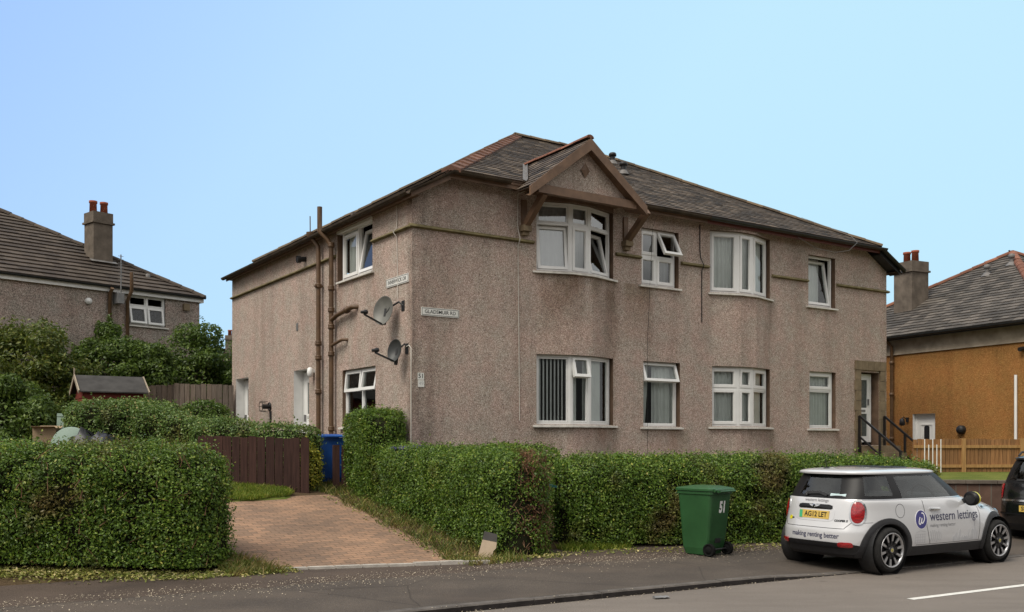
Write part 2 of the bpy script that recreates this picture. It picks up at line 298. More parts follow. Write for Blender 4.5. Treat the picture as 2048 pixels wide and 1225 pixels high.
# ------------------------------------------------------------------ mesh helpers
class MB:
    """collects polygons for ONE mesh object"""
    def __init__(s): s.v = []; s.f = []; s.m = []; s.sm = []; s.marks = []
    def cut(s):
        """what follows belongs to the next part"""
        s.marks.append((len(s.v), len(s.f))); return s
    def build_parts(s, name, mats, parent):
        b = [(0, 0)] + s.marks + [(len(s.v), len(s.f))]; out = []
        for (v0, f0), (v1, f1) in zip(b, b[1:]):
            if f1 == f0: continue
            q = MB(); q.v = s.v[v0:v1]; q.f = [tuple(i - v0 for i in f) for f in s.f[f0:f1]]; q.m = s.m[f0:f1]; q.sm = s.sm[f0:f1]; out.append(q.build(name, mats, parent))
        return out
    def add(s, vs, fs, mi=0, smooth=False):
        o = len(s.v); s.v += [tuple(p) for p in vs]
        for f in fs: s.f.append(tuple(o + i for i in f)); s.m.append(mi); s.sm.append(smooth)
        return s
    def quad(s, a, b, c, d, mi=0): return s.add([a, b, c, d], [(0, 1, 2, 3)], mi)
    def poly(s, pts, mi=0): return s.add(pts, [tuple(range(len(pts)))], mi)
    def box(s, x0, x1, y0, y1, z0, z1, mi=0):
        return s.obox((x0, y0, z0), (x1 - x0, 0, 0), (0, y1 - y0, 0), (0, 0, z1 - z0), mi)
    def obox(s, o, a, b, c, mi=0):
        o, a, b, c = Vector(o), Vector(a), Vector(b), Vector(c)
        p = [o, o + a, o + a + b, o + b, o + c, o + a + c, o + a + b + c, o + b + c]
        fs = [(0, 3, 2, 1), (4, 5, 6, 7), (0, 1, 5, 4), (1, 2, 6, 5), (2, 3, 7, 6), (3, 0, 4, 7)]
        if a.cross(b).dot(c) < 0: fs = [f[::-1] for f in fs]
        return s.add(p, fs, mi)
    def bar(s, p, q, w, h, mi=0, up=(0, 0, 1)):
        """square timber from p to q, w across and h along up"""
        p, q = Vector(p), Vector(q); d = (q - p); a = d.cross(Vector(up)).normalized(); b = a.cross(d).normalized()
        return s.obox(p - a * w / 2 - b * h / 2, d, a * w, b * h, mi)
    def tube(s, pts, r, n=8, mi=0, cap=True):
        pts = [Vector(p) for p in pts]; rs = r if isinstance(r, (list, tuple)) else [r] * len(pts)
        rings = []; ref = None
        for i, p in enumerate(pts):
            d = (pts[min(i + 1, len(pts) - 1)] - pts[max(i - 1, 0)]).normalized()
            if ref is None: ref = d.orthogonal().normalized()
            a = (ref - d * ref.dot(d)).normalized(); b = d.cross(a); ref = a
            rings.append([p + (a * math.cos(2 * PI * k / n) + b * math.sin(2 * PI * k / n)) * rs[i] for k in range(n)])
        vs = [v for r_ in rings for v in r_]; fs = []
        for i in range(len(pts) - 1):
            for k in range(n): fs.append((i * n + k, i * n + (k + 1) % n, (i + 1) * n + (k + 1) % n, (i + 1) * n + k))
        s.add(vs, fs, mi, True)
        if cap: s.add(rings[0], [tuple(range(n))[::-1]], mi); s.add(rings[-1], [tuple(range(n))], mi)
        return s
    def lathe(s, prof, org=(0, 0, 0), ax=(0, 0, 1), n=24, mi=0, smooth=True):
        """prof: (radius, height) pairs round axis ax"""
        ax = Vector(ax).normalized(); a = ax.orthogonal().normalized(); b = ax.cross(a); o = Vector(org)
        vs = [o + ax * h + (a * math.cos(2 * PI * k / n) + b * math.sin(2 * PI * k / n)) * r for r, h in prof for k in range(n)]
        fs = [(i * n + k, i * n + (k + 1) % n, (i + 1) * n + (k + 1) % n, (i + 1) * n + k) for i in range(len(prof) - 1) for k in range(n)]
        return s.add(vs, fs, mi, smooth)
    def loft(s, rings, mi=0, closed=True, smooth=True, cap0=False, cap1=False):
        n = len(rings[0]); vs = [p for r in rings for p in r]; fs = []
        for i in range(len(rings) - 1):
            for k in range(n if closed else n - 1):
                fs.append((i * n + k, i * n + (k + 1) % n, (i + 1) * n + (k + 1) % n, (i + 1) * n + k))
        s.add(vs, fs, mi, smooth)
        if cap0: s.add(rings[0], [tuple(range(n))[::-1]], mi)
        if cap1: s.add(rings[-1], [tuple(range(n))], mi)
        return s
    def build(s, name, mats, parent=None, tf=None):
        me = bpy.data.meshes.new(name)
        me.from_pydata([tuple(tf @ Vector(p)) for p in s.v] if tf else s.v, [], s.f)
        for m in ([mats] if isinstance(mats, str) else mats): me.materials.append(MATS[m])
        me.polygons.foreach_set('material_index', s.m); me.polygons.foreach_set('use_smooth', s.sm); me.update()
        o = bpy.data.objects.new(name, me); COL.objects.link(o)
        if parent: o.parent = parent
        return o
def tag(o, label=None, cat=None, group=None, kind=None):
    for k, v in (('label', label), ('category', cat), ('group', group), ('kind', kind)):
        if v: o[k] = v
    return o
def empty(name, label, cat, loc=(0, 0, 0), rz=0., group=None):
    o = bpy.data.objects.new(name, None); COL.objects.link(o); o.location = loc; o.rotation_euler = (0, 0, rz); o.empty_display_size = .2
    return tag(o, label, cat, group)
def copy_tree(o, parent=None):
    c = o.copy(); COL.objects.link(c)
    if parent: c.parent = parent
    for ch in list(o.children): copy_tree(ch, c)
    return c
def quick_mesh(name, V, F, mat, parent=None, smooth=False):
    """numpy arrays straight to a mesh; F is (n, 4) or (n, 3)"""
    me = bpy.data.meshes.new(name); k = F.shape[1]
    me.vertices.add(len(V)); me.vertices.foreach_set('co', np.ascontiguousarray(V, dtype=np.float32).ravel())
    me.loops.add(F.size); me.loops.foreach_set('vertex_index', np.ascontiguousarray(F, dtype=np.int32).ravel())
    me.polygons.add(len(F)); me.polygons.foreach_set('loop_start', np.arange(0, F.size, k, dtype=np.int32))
    me.polygons.foreach_set('loop_total', np.full(len(F), k, dtype=np.int32))
    me.polygons.foreach_set('use_smooth', np.full(len(F), smooth)); me.update(calc_edges=True); me.materials.append(MATS[mat])
    o = bpy.data.objects.new(name, me); COL.objects.link(o)
    if parent: o.parent = parent
    return o
def text_geo(body, size, bold=0., shear=0., spacing=1., align='CENTER'):
    cu = bpy.data.curves.new('text', 'FONT'); cu.body = body; cu.size = size; cu.offset = bold; cu.shear = shear
    cu.space_character = spacing; cu.align_x = align; cu.align_y = 'CENTER'; cu.resolution_u = 3
    o = bpy.data.objects.new('text', cu); COL.objects.link(o); dg = bpy.context.evaluated_depsgraph_get()
    me = o.evaluated_get(dg).to_mesh(); vs = [tuple(v.co) for v in me.vertices]; fs = [tuple(p.vertices) for p in me.polygons]
    o.evaluated_get(dg).to_mesh_clear(); bpy.data.objects.remove(o); bpy.data.curves.remove(cu)
    return vs, fs
def text_on(mb, body, size, org, ux, uz, mi=0, bold=0., width=None, **k):
    """flat lettering centred at org with reading direction ux and upright uz"""
    vs, fs = text_geo(body, size, bold, **k); ux, uz, o = Vector(ux).normalized(), Vector(uz).normalized(), Vector(org)
    if width:
        xs = [v[0] for v in vs]; kx = width / (max(xs) - min(xs)); cx = (max(xs) + min(xs)) / 2
        vs = [((v[0] - cx) * kx, v[1], 0) for v in vs]
    return mb.add([o + ux * v[0] + uz * v[1] for v in vs], fs, mi)
# ------------------------------------------------------------------ frames of the place
HA = R(33.539); HC = Vector((-1.895, 18.0, 0.0))            # corner of the main house and its heading
D1 = Vector((math.cos(HA), math.sin(HA), 0)); D2 = Vector((-math.sin(HA), math.cos(HA), 0))
E1 = Vector((.8713, .4907, 0)); E2 = Vector((-.4907, .8713, 0))   # along and across the street
def HW(s, t, z=0.): p = HC + D1 * s + D2 * t; return Vector((p.x, p.y, z))
def UV(x, y): return x * E1.x + y * E1.y, x * E2.x + y * E2.y
def XY(u, v): return E1.x * u + E2.x * v, E1.y * u + E2.y * v
KV = 9.16
def sst(a, b, x):
    x = min(1, max(0, (x - a) / (b - a))); return x * x * (3 - 2 * x)
def kerb_h(u): return .055 * (1 - sst(8.6, 10.6, u)) + .012
def terrain(x, y):
    u, v = UV(x, y)
    if v < KV: return 0.
    k = kerb_h(u)
    if v < 12.6: return k + (.1 - k) * (v - KV) / (12.6 - KV)
    z = .1 + .158 * (v - 12.6)
    if z > .95: z = .95 + .06 * (v - 17.98)
    return min(z, 1.6)
# ------------------------------------------------------------------ setting
def lin(a, b, n): return [a + (b - a) * i / n for i in range(n + 1)]
def sheet(name, mat, us, vs, fn):
    V = np.array([fn(u, v) for v in vs for u in us]); n = len(us)
    F = np.array([(j * n + i, j * n + i + 1, (j + 1) * n + i + 1, (j + 1) * n + i) for j in range(len(vs) - 1) for i in range(n - 1)])
    return tag(quick_mesh(name, V, F, mat), kind='structure')
def setting():
    gu = [-400, -120, -60, -40] + lin(-25, 40, 65) + [60, 120, 400]
    gv = [-300, -60, -20, -5, 0, 6, 9.1, 9.3] + lin(9.8, 32, 44) + [45, 80, 400]
    def g(u, v):
        x, y = XY(u, v); return (x, y, terrain(x, y) - (.06 if v < 12.2 else .02 if v < 13 else 0))
    sheet('ground', 'soil', gu, gv, g)
    sheet('road', 'road_asphalt', lin(-60, 90, 60), [-2, 0, 2, 4, 6, 8, KV - .002], lambda u, v: (*XY(u, v), 0.0))
    def p(u, v):
        x, y = XY(u, v); return (x, y, terrain(x, y) + .004)
    sheet('pavement', 'pavement_asphalt', lin(-40, 70, 220), lin(KV + .128, 12.75, 14), p)
    mb = MB(); u = -22.0; k = 0
    while u < 40:
        L = .915; j = random.uniform(-.006, .006); a, b = u + .005, u + L - .005
        ca = [XY(a, KV + j), XY(b, KV + j), XY(b, KV + .125), XY(a, KV + .125)]
        h = [kerb_h(a) + .006, kerb_h(b) + .006]; jj = random.uniform(-.005, .005)
        z = [h[0] + jj - .008, h[1] + jj - .008, h[1] + jj, h[0] + jj]
        mid = [XY(a, KV + j + .012), XY(b, KV + j + .012)]
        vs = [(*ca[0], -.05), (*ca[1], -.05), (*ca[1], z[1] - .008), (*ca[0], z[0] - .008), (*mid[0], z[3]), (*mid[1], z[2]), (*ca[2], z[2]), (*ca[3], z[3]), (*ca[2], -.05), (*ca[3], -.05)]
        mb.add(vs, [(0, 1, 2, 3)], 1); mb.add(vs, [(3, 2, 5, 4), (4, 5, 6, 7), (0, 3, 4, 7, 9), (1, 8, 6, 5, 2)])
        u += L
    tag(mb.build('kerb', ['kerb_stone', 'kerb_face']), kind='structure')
    mb = MB()
    for (u0, u1) in ((9.45, 15.2), (19.5, 23.5), (2.2, 5.9)):
        if u0 < 9: continue
        mb.poly([(*XY(u0, 7.30), .004), (*XY(u1, 7.30), .004), (*XY(u1, 7.40), .004), (*XY(u0, 7.40), .004)])
    tag(mb.build('road_marking', 'road_paint'), kind='structure')
    # driveway laid in house axes
    me = sheet('driveway', 'paving_brick', lin(0, 3.1, 16), lin(0, 5.2, 28), lambda a, b: (a, b, 0))
    for v in me.data.vertices:
        # front edge runs with the pavement, so shear the near end
        s = -4.45 + v.co.x; f = 1 - v.co.y / 5.2; t = .66 - f * (4.15 + .32 * (s + 4.45))
        w = HW(s, t); v.co = (s, t, terrain(w.x, w.y) + .014)
    me.location = HC; me.rotation_euler.z = HA
    mb = MB(); s = -4.25
    while s < -1.38:
        def ft(q): return .66 - (4.15 + .32 * (q + 4.45)) - .07
        a = HW(s + .01, ft(s)); b = HW(s + .33, ft(s + .34)); z = .1 + random.uniform(.012, .03)
        mb.obox((a.x, a.y, .02), (b.x - a.x, b.y - a.y, 0), tuple(D2 * .1), (0, 0, z), 0); s += .345
    tag(mb.build('driveway_edging', 'edge_stone'), kind='structure')
    # neighbour's raised lawn
    P = [(8.2, 19.9), (16, 18.4), (20, 28), (10.45, 26.0), (9.2, 24.3)]
    mb = MB(); mb.poly([(x, y, 1.02) for x, y in P]); mb.loft([[(x, y, .2) for x, y in P], [(x, y, 1.02) for x, y in P]], smooth=False)
    tag(mb.build('lawn', 'turf'), kind='structure')
    # house-side lawn beside the driveway
    me = sheet('front_lawn', 'turf', lin(-6.5, -2.12, 22), lin(.40, 3.2, 16), lambda a, b: (a, b, 0))
    for v in me.data.vertices:
        w = HW(v.co.x, v.co.y); f = min(1, (v.co.y - .40) / .25, (-2.12 - v.co.x) / .35); v.co.z = terrain(w.x, w.y) + .005 + .06 * math.sqrt(max(0, f))
    me.location = HC; me.rotation_euler.z = HA
setting()
# ------------------------------------------------------------------ windows
class Frame:
    """local frame of an opening: a runs along the wall, z up, d into the wall"""
    def __init__(s, org, u, inset=.1):
        s.o = Vector((org[0], org[1], 0)); s.u = Vector((u[0], u[1], 0)).normalized(); s.n = Vector((-s.u.y, s.u.x, 0)); s.i = inset
    def P(s, a, z, d=0.): q = s.o + s.u * a + s.n * (s.i + d); return (q.x, q.y, z)
    def bar(s, mb, a0, a1, z0, z1, d0, d1, mi=0, rot=None):
        c = [(a0, z0, d0), (a1, z0, d0), (a1, z0, d1), (a0, z0, d1), (a0, z1, d0), (a1, z1, d0), (a1, z1, d1), (a0, z1, d1)]
        if rot: c = [rot(*p) for p in c]
        mb.add([s.P(*p) for p in c], [(0, 3, 2, 1), (4, 5, 6, 7), (0, 1, 5, 4), (1, 2, 6, 5), (2, 3, 7, 6), (3, 0, 4, 7)], mi)
    def ring(s, mb, a0, a1, z0, z1, w, d0, d1, mi=0, rot=None):
        s.bar(mb, a0, a0 + w, z0, z1, d0, d1, mi, rot); s.bar(mb, a1 - w, a1, z0, z1, d0, d1, mi, rot)
        s.bar(mb, a0 + w, a1 - w, z0, z0 + w, d0, d1, mi, rot); s.bar(mb, a0 + w, a1 - w, z1 - w, z1, d0, d1, mi, rot)
    def pane(s, mb, a0, a1, z0, z1, d, mi=0, rot=None):
        c = [(a0, z0, d), (a1, z0, d), (a1, z1, d), (a0, z1, d)]
        if rot: c = [rot(*p) for p in c]
        mb.add([s.P(*p) for p in c], [(0, 1, 2, 3)], mi)
def hinge(kind, a0, a1, z0, z1, ang):
    c, s = math.cos(ang), math.sin(ang)
    if kind == 'top':   # swings out at the bottom
        return lambda a, z, d: (a, z1 + (z - z1) * c - d * s, d * c + (z - z1) * s)
    return lambda a, z, d: (a, z0 + (z - z0) * c - d * s, d * c + (z - z0) * s)   # 'tilt': leans in at the top
def cells(fr, cs, frame, glass, sash, gm='glass'):
    """cs: (a0, a1, z0, z1, kind, angle)"""
    for a0, a1, z0, z1, k, *an in cs:
        if k == 'fix':
            fr.ring(frame, a0, a1, z0, z1, .028, .012, .06); fr.pane(glass, a0 + .02, a1 - .02, z0 + .02, z1 - .02, .04)
        elif k == 'sash':
            fr.ring(sash, a0 - .004, a1 + .004, z0 - .004, z1 + .004, .062, -.014, .05); fr.ring(sash, a0 + .058, a1 - .058, z0 + .058, z1 - .058, .012, .004, .04)
            fr.pane(glass, a0 + .05, a1 - .05, z0 + .05, z1 - .05, .026)
        else:
            rot = hinge(k, a0, a1, z0, z1, an[0]); fr.ring(sash, a0, a1, z0, z1, .062, -.014, .05, 0, rot)
            fr.pane(glass, a0 + .05, a1 - .05, z0 + .05, z1 - .05, .026, 0, rot)
def grid(fr, frame, w, z0, z1, avs, zvs, b=.05):
    """outer frame, mullions at avs and transoms (a0, a1, z)"""
    fr.ring(frame, 0, w, z0, z1, b, 0, .07)
    for a in avs: fr.bar(frame, a - b / 2, a + b / 2, z0 + b, z1 - b, .001, .069)
    for a0, a1, z in zvs: fr.bar(frame, a0, a1, z - b / 2, z + b / 2, .002, .068)
def drape(fr, mb, a0, a1, z0, z1, d, amp=.03, n=26, gather=0., lam=.11):
    """folded cloth; gather pulls the lower hem aside"""
    n = max(8, int((a1 - a0) / .018)); rows = 8; vs = []
    for j in range(rows + 1):
        for i in range(n + 1):
            a = a0 + (a1 - a0) * i / n; q = 1 - j / rows; aa = a + gather * (1 - q) ** 1.5 * (a - a0) / (a1 - a0)
            vs.append(fr.P(aa, z0 + (z1 - z0) * q, d + amp * math.sin(a / lam * 2 * PI) + .4 * amp * math.sin(a / lam * 3.7 + 1)))
    mb.add(vs, [(j * (n + 1) + i, j * (n + 1) + i + 1, (j + 1) * (n + 1) + i + 1, (j + 1) * (n + 1) + i) for j in range(rows) for i in range(n)], 0, True)
def window(parent, segs, z0, z1, label=None, gm='glass', curtain=None, sill=True, blinds=None, sillw=.07):
    """segs: list of (Frame, width, mullions, transoms, cells). Parts: window frame > sash, pane, sill, curtain"""
    f, g, s, c = MB(), MB(), MB(), MB()
    for fr, w, av, zv, cs in segs: grid(fr, f, w, z0, z1, av, zv); cells(fr, cs, f, g, s)
    root = f.build('window', 'white_upvc', parent); tag(root, label)
    g.build('pane', gm, root)
    if s.v: s.build('sash', 'white_upvc', root)
    if sill:
        m = MB(); fr0, w0 = segs[0][0], segs[0][1]
        pts_o, pts_i = [], []
        for k, (fr, w, *_r) in enumerate(segs):
            a0 = -.09 if k == 0 else 0; a1 = w + .09 if k == len(segs) - 1 else w
            pts_o += [fr.P(a0, 0, -fr.i - sillw), fr.P(a1, 0, -fr.i - sillw)]; pts_i += [fr.P(a0, 0, .02), fr.P(a1, 0, .02)]
        for k in range(len(pts_o) - 1):
            A, B, C_, D_ = pts_o[k], pts_o[k + 1], pts_i[k + 1], pts_i[k]
            if (Vector(A) - Vector(B)).length < .004: continue
            lo, hi, hb = z0 - .06, z0 - .022, z0 - .003
            m.add([(A[0], A[1], lo), (B[0], B[1], lo), (C_[0], C_[1], lo), (D_[0], D_[1], lo), (A[0], A[1], hi), (B[0], B[1], hi), (C_[0], C_[1], hb), (D_[0], D_[1], hb)],
                  [(0, 3, 2, 1), (4, 5, 6, 7), (0, 1, 5, 4), (1, 2, 6, 5), (2, 3, 7, 6), (3, 0, 4, 7)])
        m.build('sill', 'sill_paint', root)
    if curtain:
        for fr, args in curtain: drape(fr, c, *args)
        c.build('curtain', 'curtain', root)
    if blinds: blinds.build('blind', 'blind_white', root)
    return root
# ------------------------------------------------------------------ roofs
def slates(mb, poly, udir, wdir, expo, wid, th=.012, jit=.006, mi=0, lift=.02, bond=.5):
    """courses of slates over a planar convex polygon; wdir points up the slope"""
    u, w = Vector(udir).normalized(), Vector(wdir).normalized(); nrm = u.cross(w).normalized()
    if nrm.z < 0: nrm = -nrm
    o = Vector(poly[0]); P = [((Vector(p) - o).dot(u), (Vector(p) - o).dot(w)) for p in poly]
    w0 = min(p[1] for p in P); w1 = max(p[1] for p in P); row = 0; y = w0
    while y < w1 - .03:
        ym = min(y + expo * .5, w1 - .01); xs = []
        for (xa, ya), (xb, yb) in zip(P, P[1:] + P[:1]):
            if (ya - ym) * (yb - ym) <= 0 and abs(yb - ya) > 1e-6: xs.append(xa + (xb - xa) * (ym - ya) / (yb - ya))
        if len(xs) >= 2:
            x0, x1 = min(xs), max(xs); x = x0 - random.uniform(0, wid) - (row % 2) * wid * bond
            while x < x1:
                ww = wid * random.uniform(.88, 1.12); a, b = max(x, x0), min(x + ww - .006, x1); x += ww
                if b - a < .03: continue
                top = y + expo + .05; j0 = random.uniform(-jit, jit); h0 = lift + th + random.uniform(0, jit); h1 = lift * .3
                lo = y + j0
                q = [(a, lo, h0), (b, lo, h0 + random.uniform(0, jit)), (b, top, h1), (a, top, h1), (a, lo, 0.), (b, lo, 0.)]
                V = [o + u * p[0] + w * p[1] + nrm * p[2] for p in q]
                mb.add(V, [(0, 1, 2, 3), (4, 5, 1, 0), (5, 2, 1), (4, 0, 3)], mi)
        y += expo; row += 1
def ridge_tiles(mb, p, q, L=.42, r=.11, flat=.75, mi=0, jit=.01, n=7):
    """overlapping half-round tiles along a ridge or hip"""
    p, q = Vector(p), Vector(q); d = (q - p).normalized(); a = d.cross(Vector((0, 0, 1))).normalized(); b = a.cross(d).normalized()
    k = max(1, int((q - p).length / L)); L = (q - p).length / k
    for i in range(k):
        c0 = p + d * (i * L - .03) + b * random.uniform(-jit, jit); c1 = p + d * ((i + 1) * L) + b * random.uniform(-jit, jit)
        r0, r1 = r * 1.08, r * .98; vs = []
        for c, rr in ((c0, r0), (c1, r1)):
            for t in range(n): an = PI * t / (n - 1); vs.append(c + a * rr * math.cos(an) + b * rr * flat * math.sin(an))
        fs = [(t, t + 1, n + t + 1, n + t) for t in range(n - 1)] + [tuple(range(n))[::-1], tuple(range(n, 2 * n))]
        mb.add(vs, fs, mi)
def angle_tiles(mb, p, q, n1, n2, L=.3, w=.27, th=.03, mi=0):
    """two-winged hip tiles lying on the two slopes with wing directions n1, n2"""
    p, q = Vector(p), Vector(q); d = (q - p).normalized(); k = int((q - p).length / L); L = (q - p).length / k
    up = Vector((0, 0, 1))
    for i in range(k):
        c0, c1 = p + d * (i * L - .04), p + d * ((i + 1) * L); h0, h1 = th + .055, th + .01
        for nn in (n1, n2):
            nn = Vector(nn)
            vs = [c0 + up * h0, c0 + nn * w + up * h0 * .8, c1 + nn * w + up * h1 * .9, c1 + up * h1, c0 - up * .02, c0 + nn * w - up * .01]
            mb.add(vs, [(0, 1, 2, 3), (4, 5, 1, 0), (5, 2, 1)], mi)
def half_gutter(mb, p, q, r=.06, mi=0, n=7):
    p, q = Vector(p), Vector(q); d = (q - p).normalized(); a = d.cross(Vector((0, 0, 1))).normalized(); vs = []
    for rr in (r, r * .86):
        for c in (p, q):
            for t in range(n): an = PI + PI * t / (n - 1); vs.append(c + a * rr * math.cos(an) + Vector((0, 0, 1)) * rr * math.sin(an))
    fs = []
    for t in range(n - 1): fs += [(t, t + 1, n + t + 1, n + t), (2 * n + t + 1, 2 * n + t, 3 * n + t, 3 * n + t + 1)]
    for e in (0, n - 1): fs.append((e, n + e, 3 * n + e, 2 * n + e))
    fs += [tuple(range(n)) + tuple(range(3 * n - 1, 2 * n - 1, -1)), tuple(range(n, 2 * n)) + tuple(range(4 * n - 1, 3 * n - 1, -1))]
    mb.add(vs, fs, mi)
# ------------------------------------------------------------------ the main house
WF = [  # front openings: s0, s1, z0, z1
    (2.88, 4.92, 5.36, 6.80), (5.74, 6.86, 5.33, 6.60), (7.86, 9.92, 5.34, 6.80), (11.36, 12.42, 5.30, 6.60),
    (2.88, 4.92, 2.18, 3.63), (5.79, 6.90, 2.16, 3.62), (7.92, 9.92, 2.18, 3.60), (11.40, 12.44, 2.16, 3.62), (13.45, 14.26, 1.72, 3.68)]
BAYS = [(2.88, 4.92, .75, .24), (7.89, 9.92, .75, .24)]
def toff(s):
    for a, b, w, p in BAYS:
        if a < s < b: return -p * min(1, (s - a) / w, (b - s) / w)
    return 0.
WL = [(1.74, 3.54, 5.33, 6.40), (1.60, 3.26, 2.15, 3.37), (5.21, 6.20, 1.3, 3.54), (9.64, 10.74, 1.4, 3.58)]   # left openings: t0, t1, z0, z1
HD = 11.1; HWID = 14.6
def wall_grid(mb, ss, zs, holes, pt, z_ok=None):
    for s0, s1 in zip(ss, ss[1:]):
        for z0, z1 in zip(zs, zs[1:]):
            sm, zm = (s0 + s1) / 2, (z0 + z1) / 2
            if any(h[0] < sm < h[1] and h[2] < zm < h[3] for h in holes) or (z_ok and not z_ok(sm, zm)): continue
            mb.quad(pt(s0, z0), pt(s1, z0), pt(s1, z1), pt(s0, z1))
def main_house():
    H = empty('house', 'two-storey brown pebbledash block of flats with brown gable over the bay window', 'house', HC, HA)
    mb = MB(); ss = sorted({0, 1.0, 13.6, HWID} | {x for h in WF for x in h[:2]} | {x for a, b, w, p in BAYS for x in (a, a + w, b - w, b)})
    zs = sorted({0, 6.5, 7.0} | {z for h in WF for z in h[2:]})
    holes = [h for h in WF]
    wall_grid(mb, ss, zs, holes, lambda s, z: (s, toff(s), z), lambda s, z: z < 6.5 or 1.0 < s < 13.6)
    mb.poly([(0, 0, 6.5), (1, 0, 6.5), (1, 0, 7.0)]); mb.poly([(13.6, 0, 6.5), (HWID, 0, 6.5), (13.6, 0, 7.0)])
    ts = sorted({0, HD} | {x for h in WL for x in h[:2]}); zs = sorted({0, 6.5} | {z for h in WL for z in h[2:]})
    wall_grid(mb, ts, zs, WL, lambda t, z: (0, t, z)); 
    mb.quad((HWID, 0, 0), (HWID, HD, 0), (HWID, HD, 6.5), (HWID, 0, 6.5)); mb.quad((HWID, HD, 0), (0, HD, 0), (0, HD, 6.5), (HWID, HD, 6.5))
    # plinth line, the slight swell of the base coat
    mb.build('wall', 'pebbledash', H)
    rv = MB()
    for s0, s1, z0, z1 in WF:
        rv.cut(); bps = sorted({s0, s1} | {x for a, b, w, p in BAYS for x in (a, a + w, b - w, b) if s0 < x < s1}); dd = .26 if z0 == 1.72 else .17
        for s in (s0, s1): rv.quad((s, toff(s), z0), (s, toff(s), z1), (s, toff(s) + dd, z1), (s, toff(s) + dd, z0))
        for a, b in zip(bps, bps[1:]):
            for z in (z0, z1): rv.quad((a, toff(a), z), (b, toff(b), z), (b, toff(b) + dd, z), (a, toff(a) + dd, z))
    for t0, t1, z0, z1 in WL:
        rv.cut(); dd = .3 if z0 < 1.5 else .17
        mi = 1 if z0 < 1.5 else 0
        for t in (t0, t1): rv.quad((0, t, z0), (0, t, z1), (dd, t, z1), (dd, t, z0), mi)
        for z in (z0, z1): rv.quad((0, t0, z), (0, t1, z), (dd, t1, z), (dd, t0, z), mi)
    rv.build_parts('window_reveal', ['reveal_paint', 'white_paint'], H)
    # rooms behind the glass
    rm = MB(); rm.box(.05, HWID - .05, .05, HD - .05, 4.35, 4.6); rm.box(.3, HWID - .3, 3.4, 3.5, 1.0, 6.9); rm.box(5.2, 5.3, .3, 3.4, 1.0, 6.9); rm.box(7.35, 7.45, .3, 3.4, 1.0, 6.9); rm.box(10.6, 10.7, .3, 3.4, 1.0, 6.9); rm.box(13.0, 13.1, .3, 3.4, 1.0, 6.9); rm.box(.05, HWID - .05, .05, HD - .05, 1.1, 1.2)
    rm.box(1.9, 2.0, .2, 3.4, 1.2, 6.4)
    rm.build('interior_wall', 'room_wall', H)
    # ---- front windows
    def Fr(s, u=(1, 0), inset=.1): return Frame((s, toff(s)), u, inset)
    def bayframes(b, inset=.1):
        a, e, w, p = b; pts = [(a, 0), (a + w, -p), (e - w, -p), (e, 0)]; out = []
        off = []
        for i in range(3):
            A, B = Vector((*pts[i], 0)), Vector((*pts[i + 1], 0)); u = (B - A).normalized(); out.append([Frame(pts[i], (u.x, u.y), inset), (B - A).length])
        # shrink the facets so that the set-back frames still meet at their corners
        th = math.atan2(p, w); k = inset * math.tan(th / 2)
        out[0][1] -= k
        out[1][0].o += out[1][0].u * k; out[1][1] -= 2 * k
        out[2][0].o += out[2][0].u * k; out[2][1] -= k
        return out
    b1 = bayframes(BAYS[0]); b2 = bayframes(BAYS[1])
    z0, z1, tr = 5.36, 6.80, 6.36
    segs = []
    for i, (fr, w) in enumerate(b1):
        low = [('tilt', R(7)), ('sash',), ('tilt', R(13))][i]
        segs.append((fr, w, [], [(.05, w - .05, tr)], [(.055, w - .055, tr + .03, z1 - .055, 'fix'), (.055, w - .055, z0 + .055, tr - .03, *low)]))
    window(H, segs, z0, z1, 'three-sided upper bay window with tilted lower sashes', 'glass_sky', [(b1[0][0], (.02, .72, z0, z1, .16, .01)), (b1[1][0], (.0, .5, z0, z1, .16, .01))])
    segs = []; z0, z1 = 2.18, 3.63; tr = 3.22
    fr, w = b1[0]; segs.append((fr, w, [], [], [(.055, w - .055, z0 + .055, z1 - .055, 'fix')]))
    fr, w = b1[1]; segs.append((fr, w, [], [(.05, w - .05, tr)], [(.04, w - .04, tr - .05, z1 - .03, 'top', R(14)), (.055, w - .055, z0 + .055, tr - .03, 'fix')]))
    fr, w = b1[2]; segs.append((fr, w, [], [], [(.055, w - .055, z0 + .055, z1 - .055, 'fix')]))
    bl = MB(); fr, w = b1[0]
    for i in range(9):
        a = .03 + i * .082; tw = .004 if i < 6 else .008
        bl.quad(fr.P(a, z0 + .03, .10 - tw), fr.P(a + .036, z0 + .03, .10 + tw), fr.P(a + .036, z1 - .04, .10 + tw), fr.P(a, z1 - .04, .10 - tw))
    window(H, segs, z0, z1, 'lower bay window with vertical blinds and an open vent', 'glass', [(b1[1][0], (0., .24, z0, z1, .13, .012, 20, 0, .05)), (b1[1][0], (.42, .52, z0, z1, .13, .012, 20, 0, .05)), (b1[2][0], (.0, .6, z0, z1, .13, .012, 20, 0, .05))], True, bl)
    s0, s1, z0, z1 = WF[1]; w = s1 - s0; fr = Fr(s0); tr = 6.0; mw = .52
    window(H, [(fr, w - .04, [mw], [(.05, w - .09, tr)], [(.055, mw - .028, tr + .028, z1 - .055, 'sash'), (mw + .02, w - .05, tr - .02, z1 - .03, 'top', R(28)), (.055, mw - .028, z0 + .055, tr - .028, 'sash'), (mw + .028, w - .095, z0 + .055, tr - .028, 'sash')])], z0, z1,
           'upper window with one top pane swung open', 'glass_sky', [(fr, (mw + .25, w - .1, z0, tr, .13, .02))])
    segs = []; z0, z1 = 5.34, 6.80
    for i, (fr, w) in enumerate(b2): segs.append((fr, w, [], [], [(.06, w - .06, z0 + .06, z1 - .06, 'sash')]))
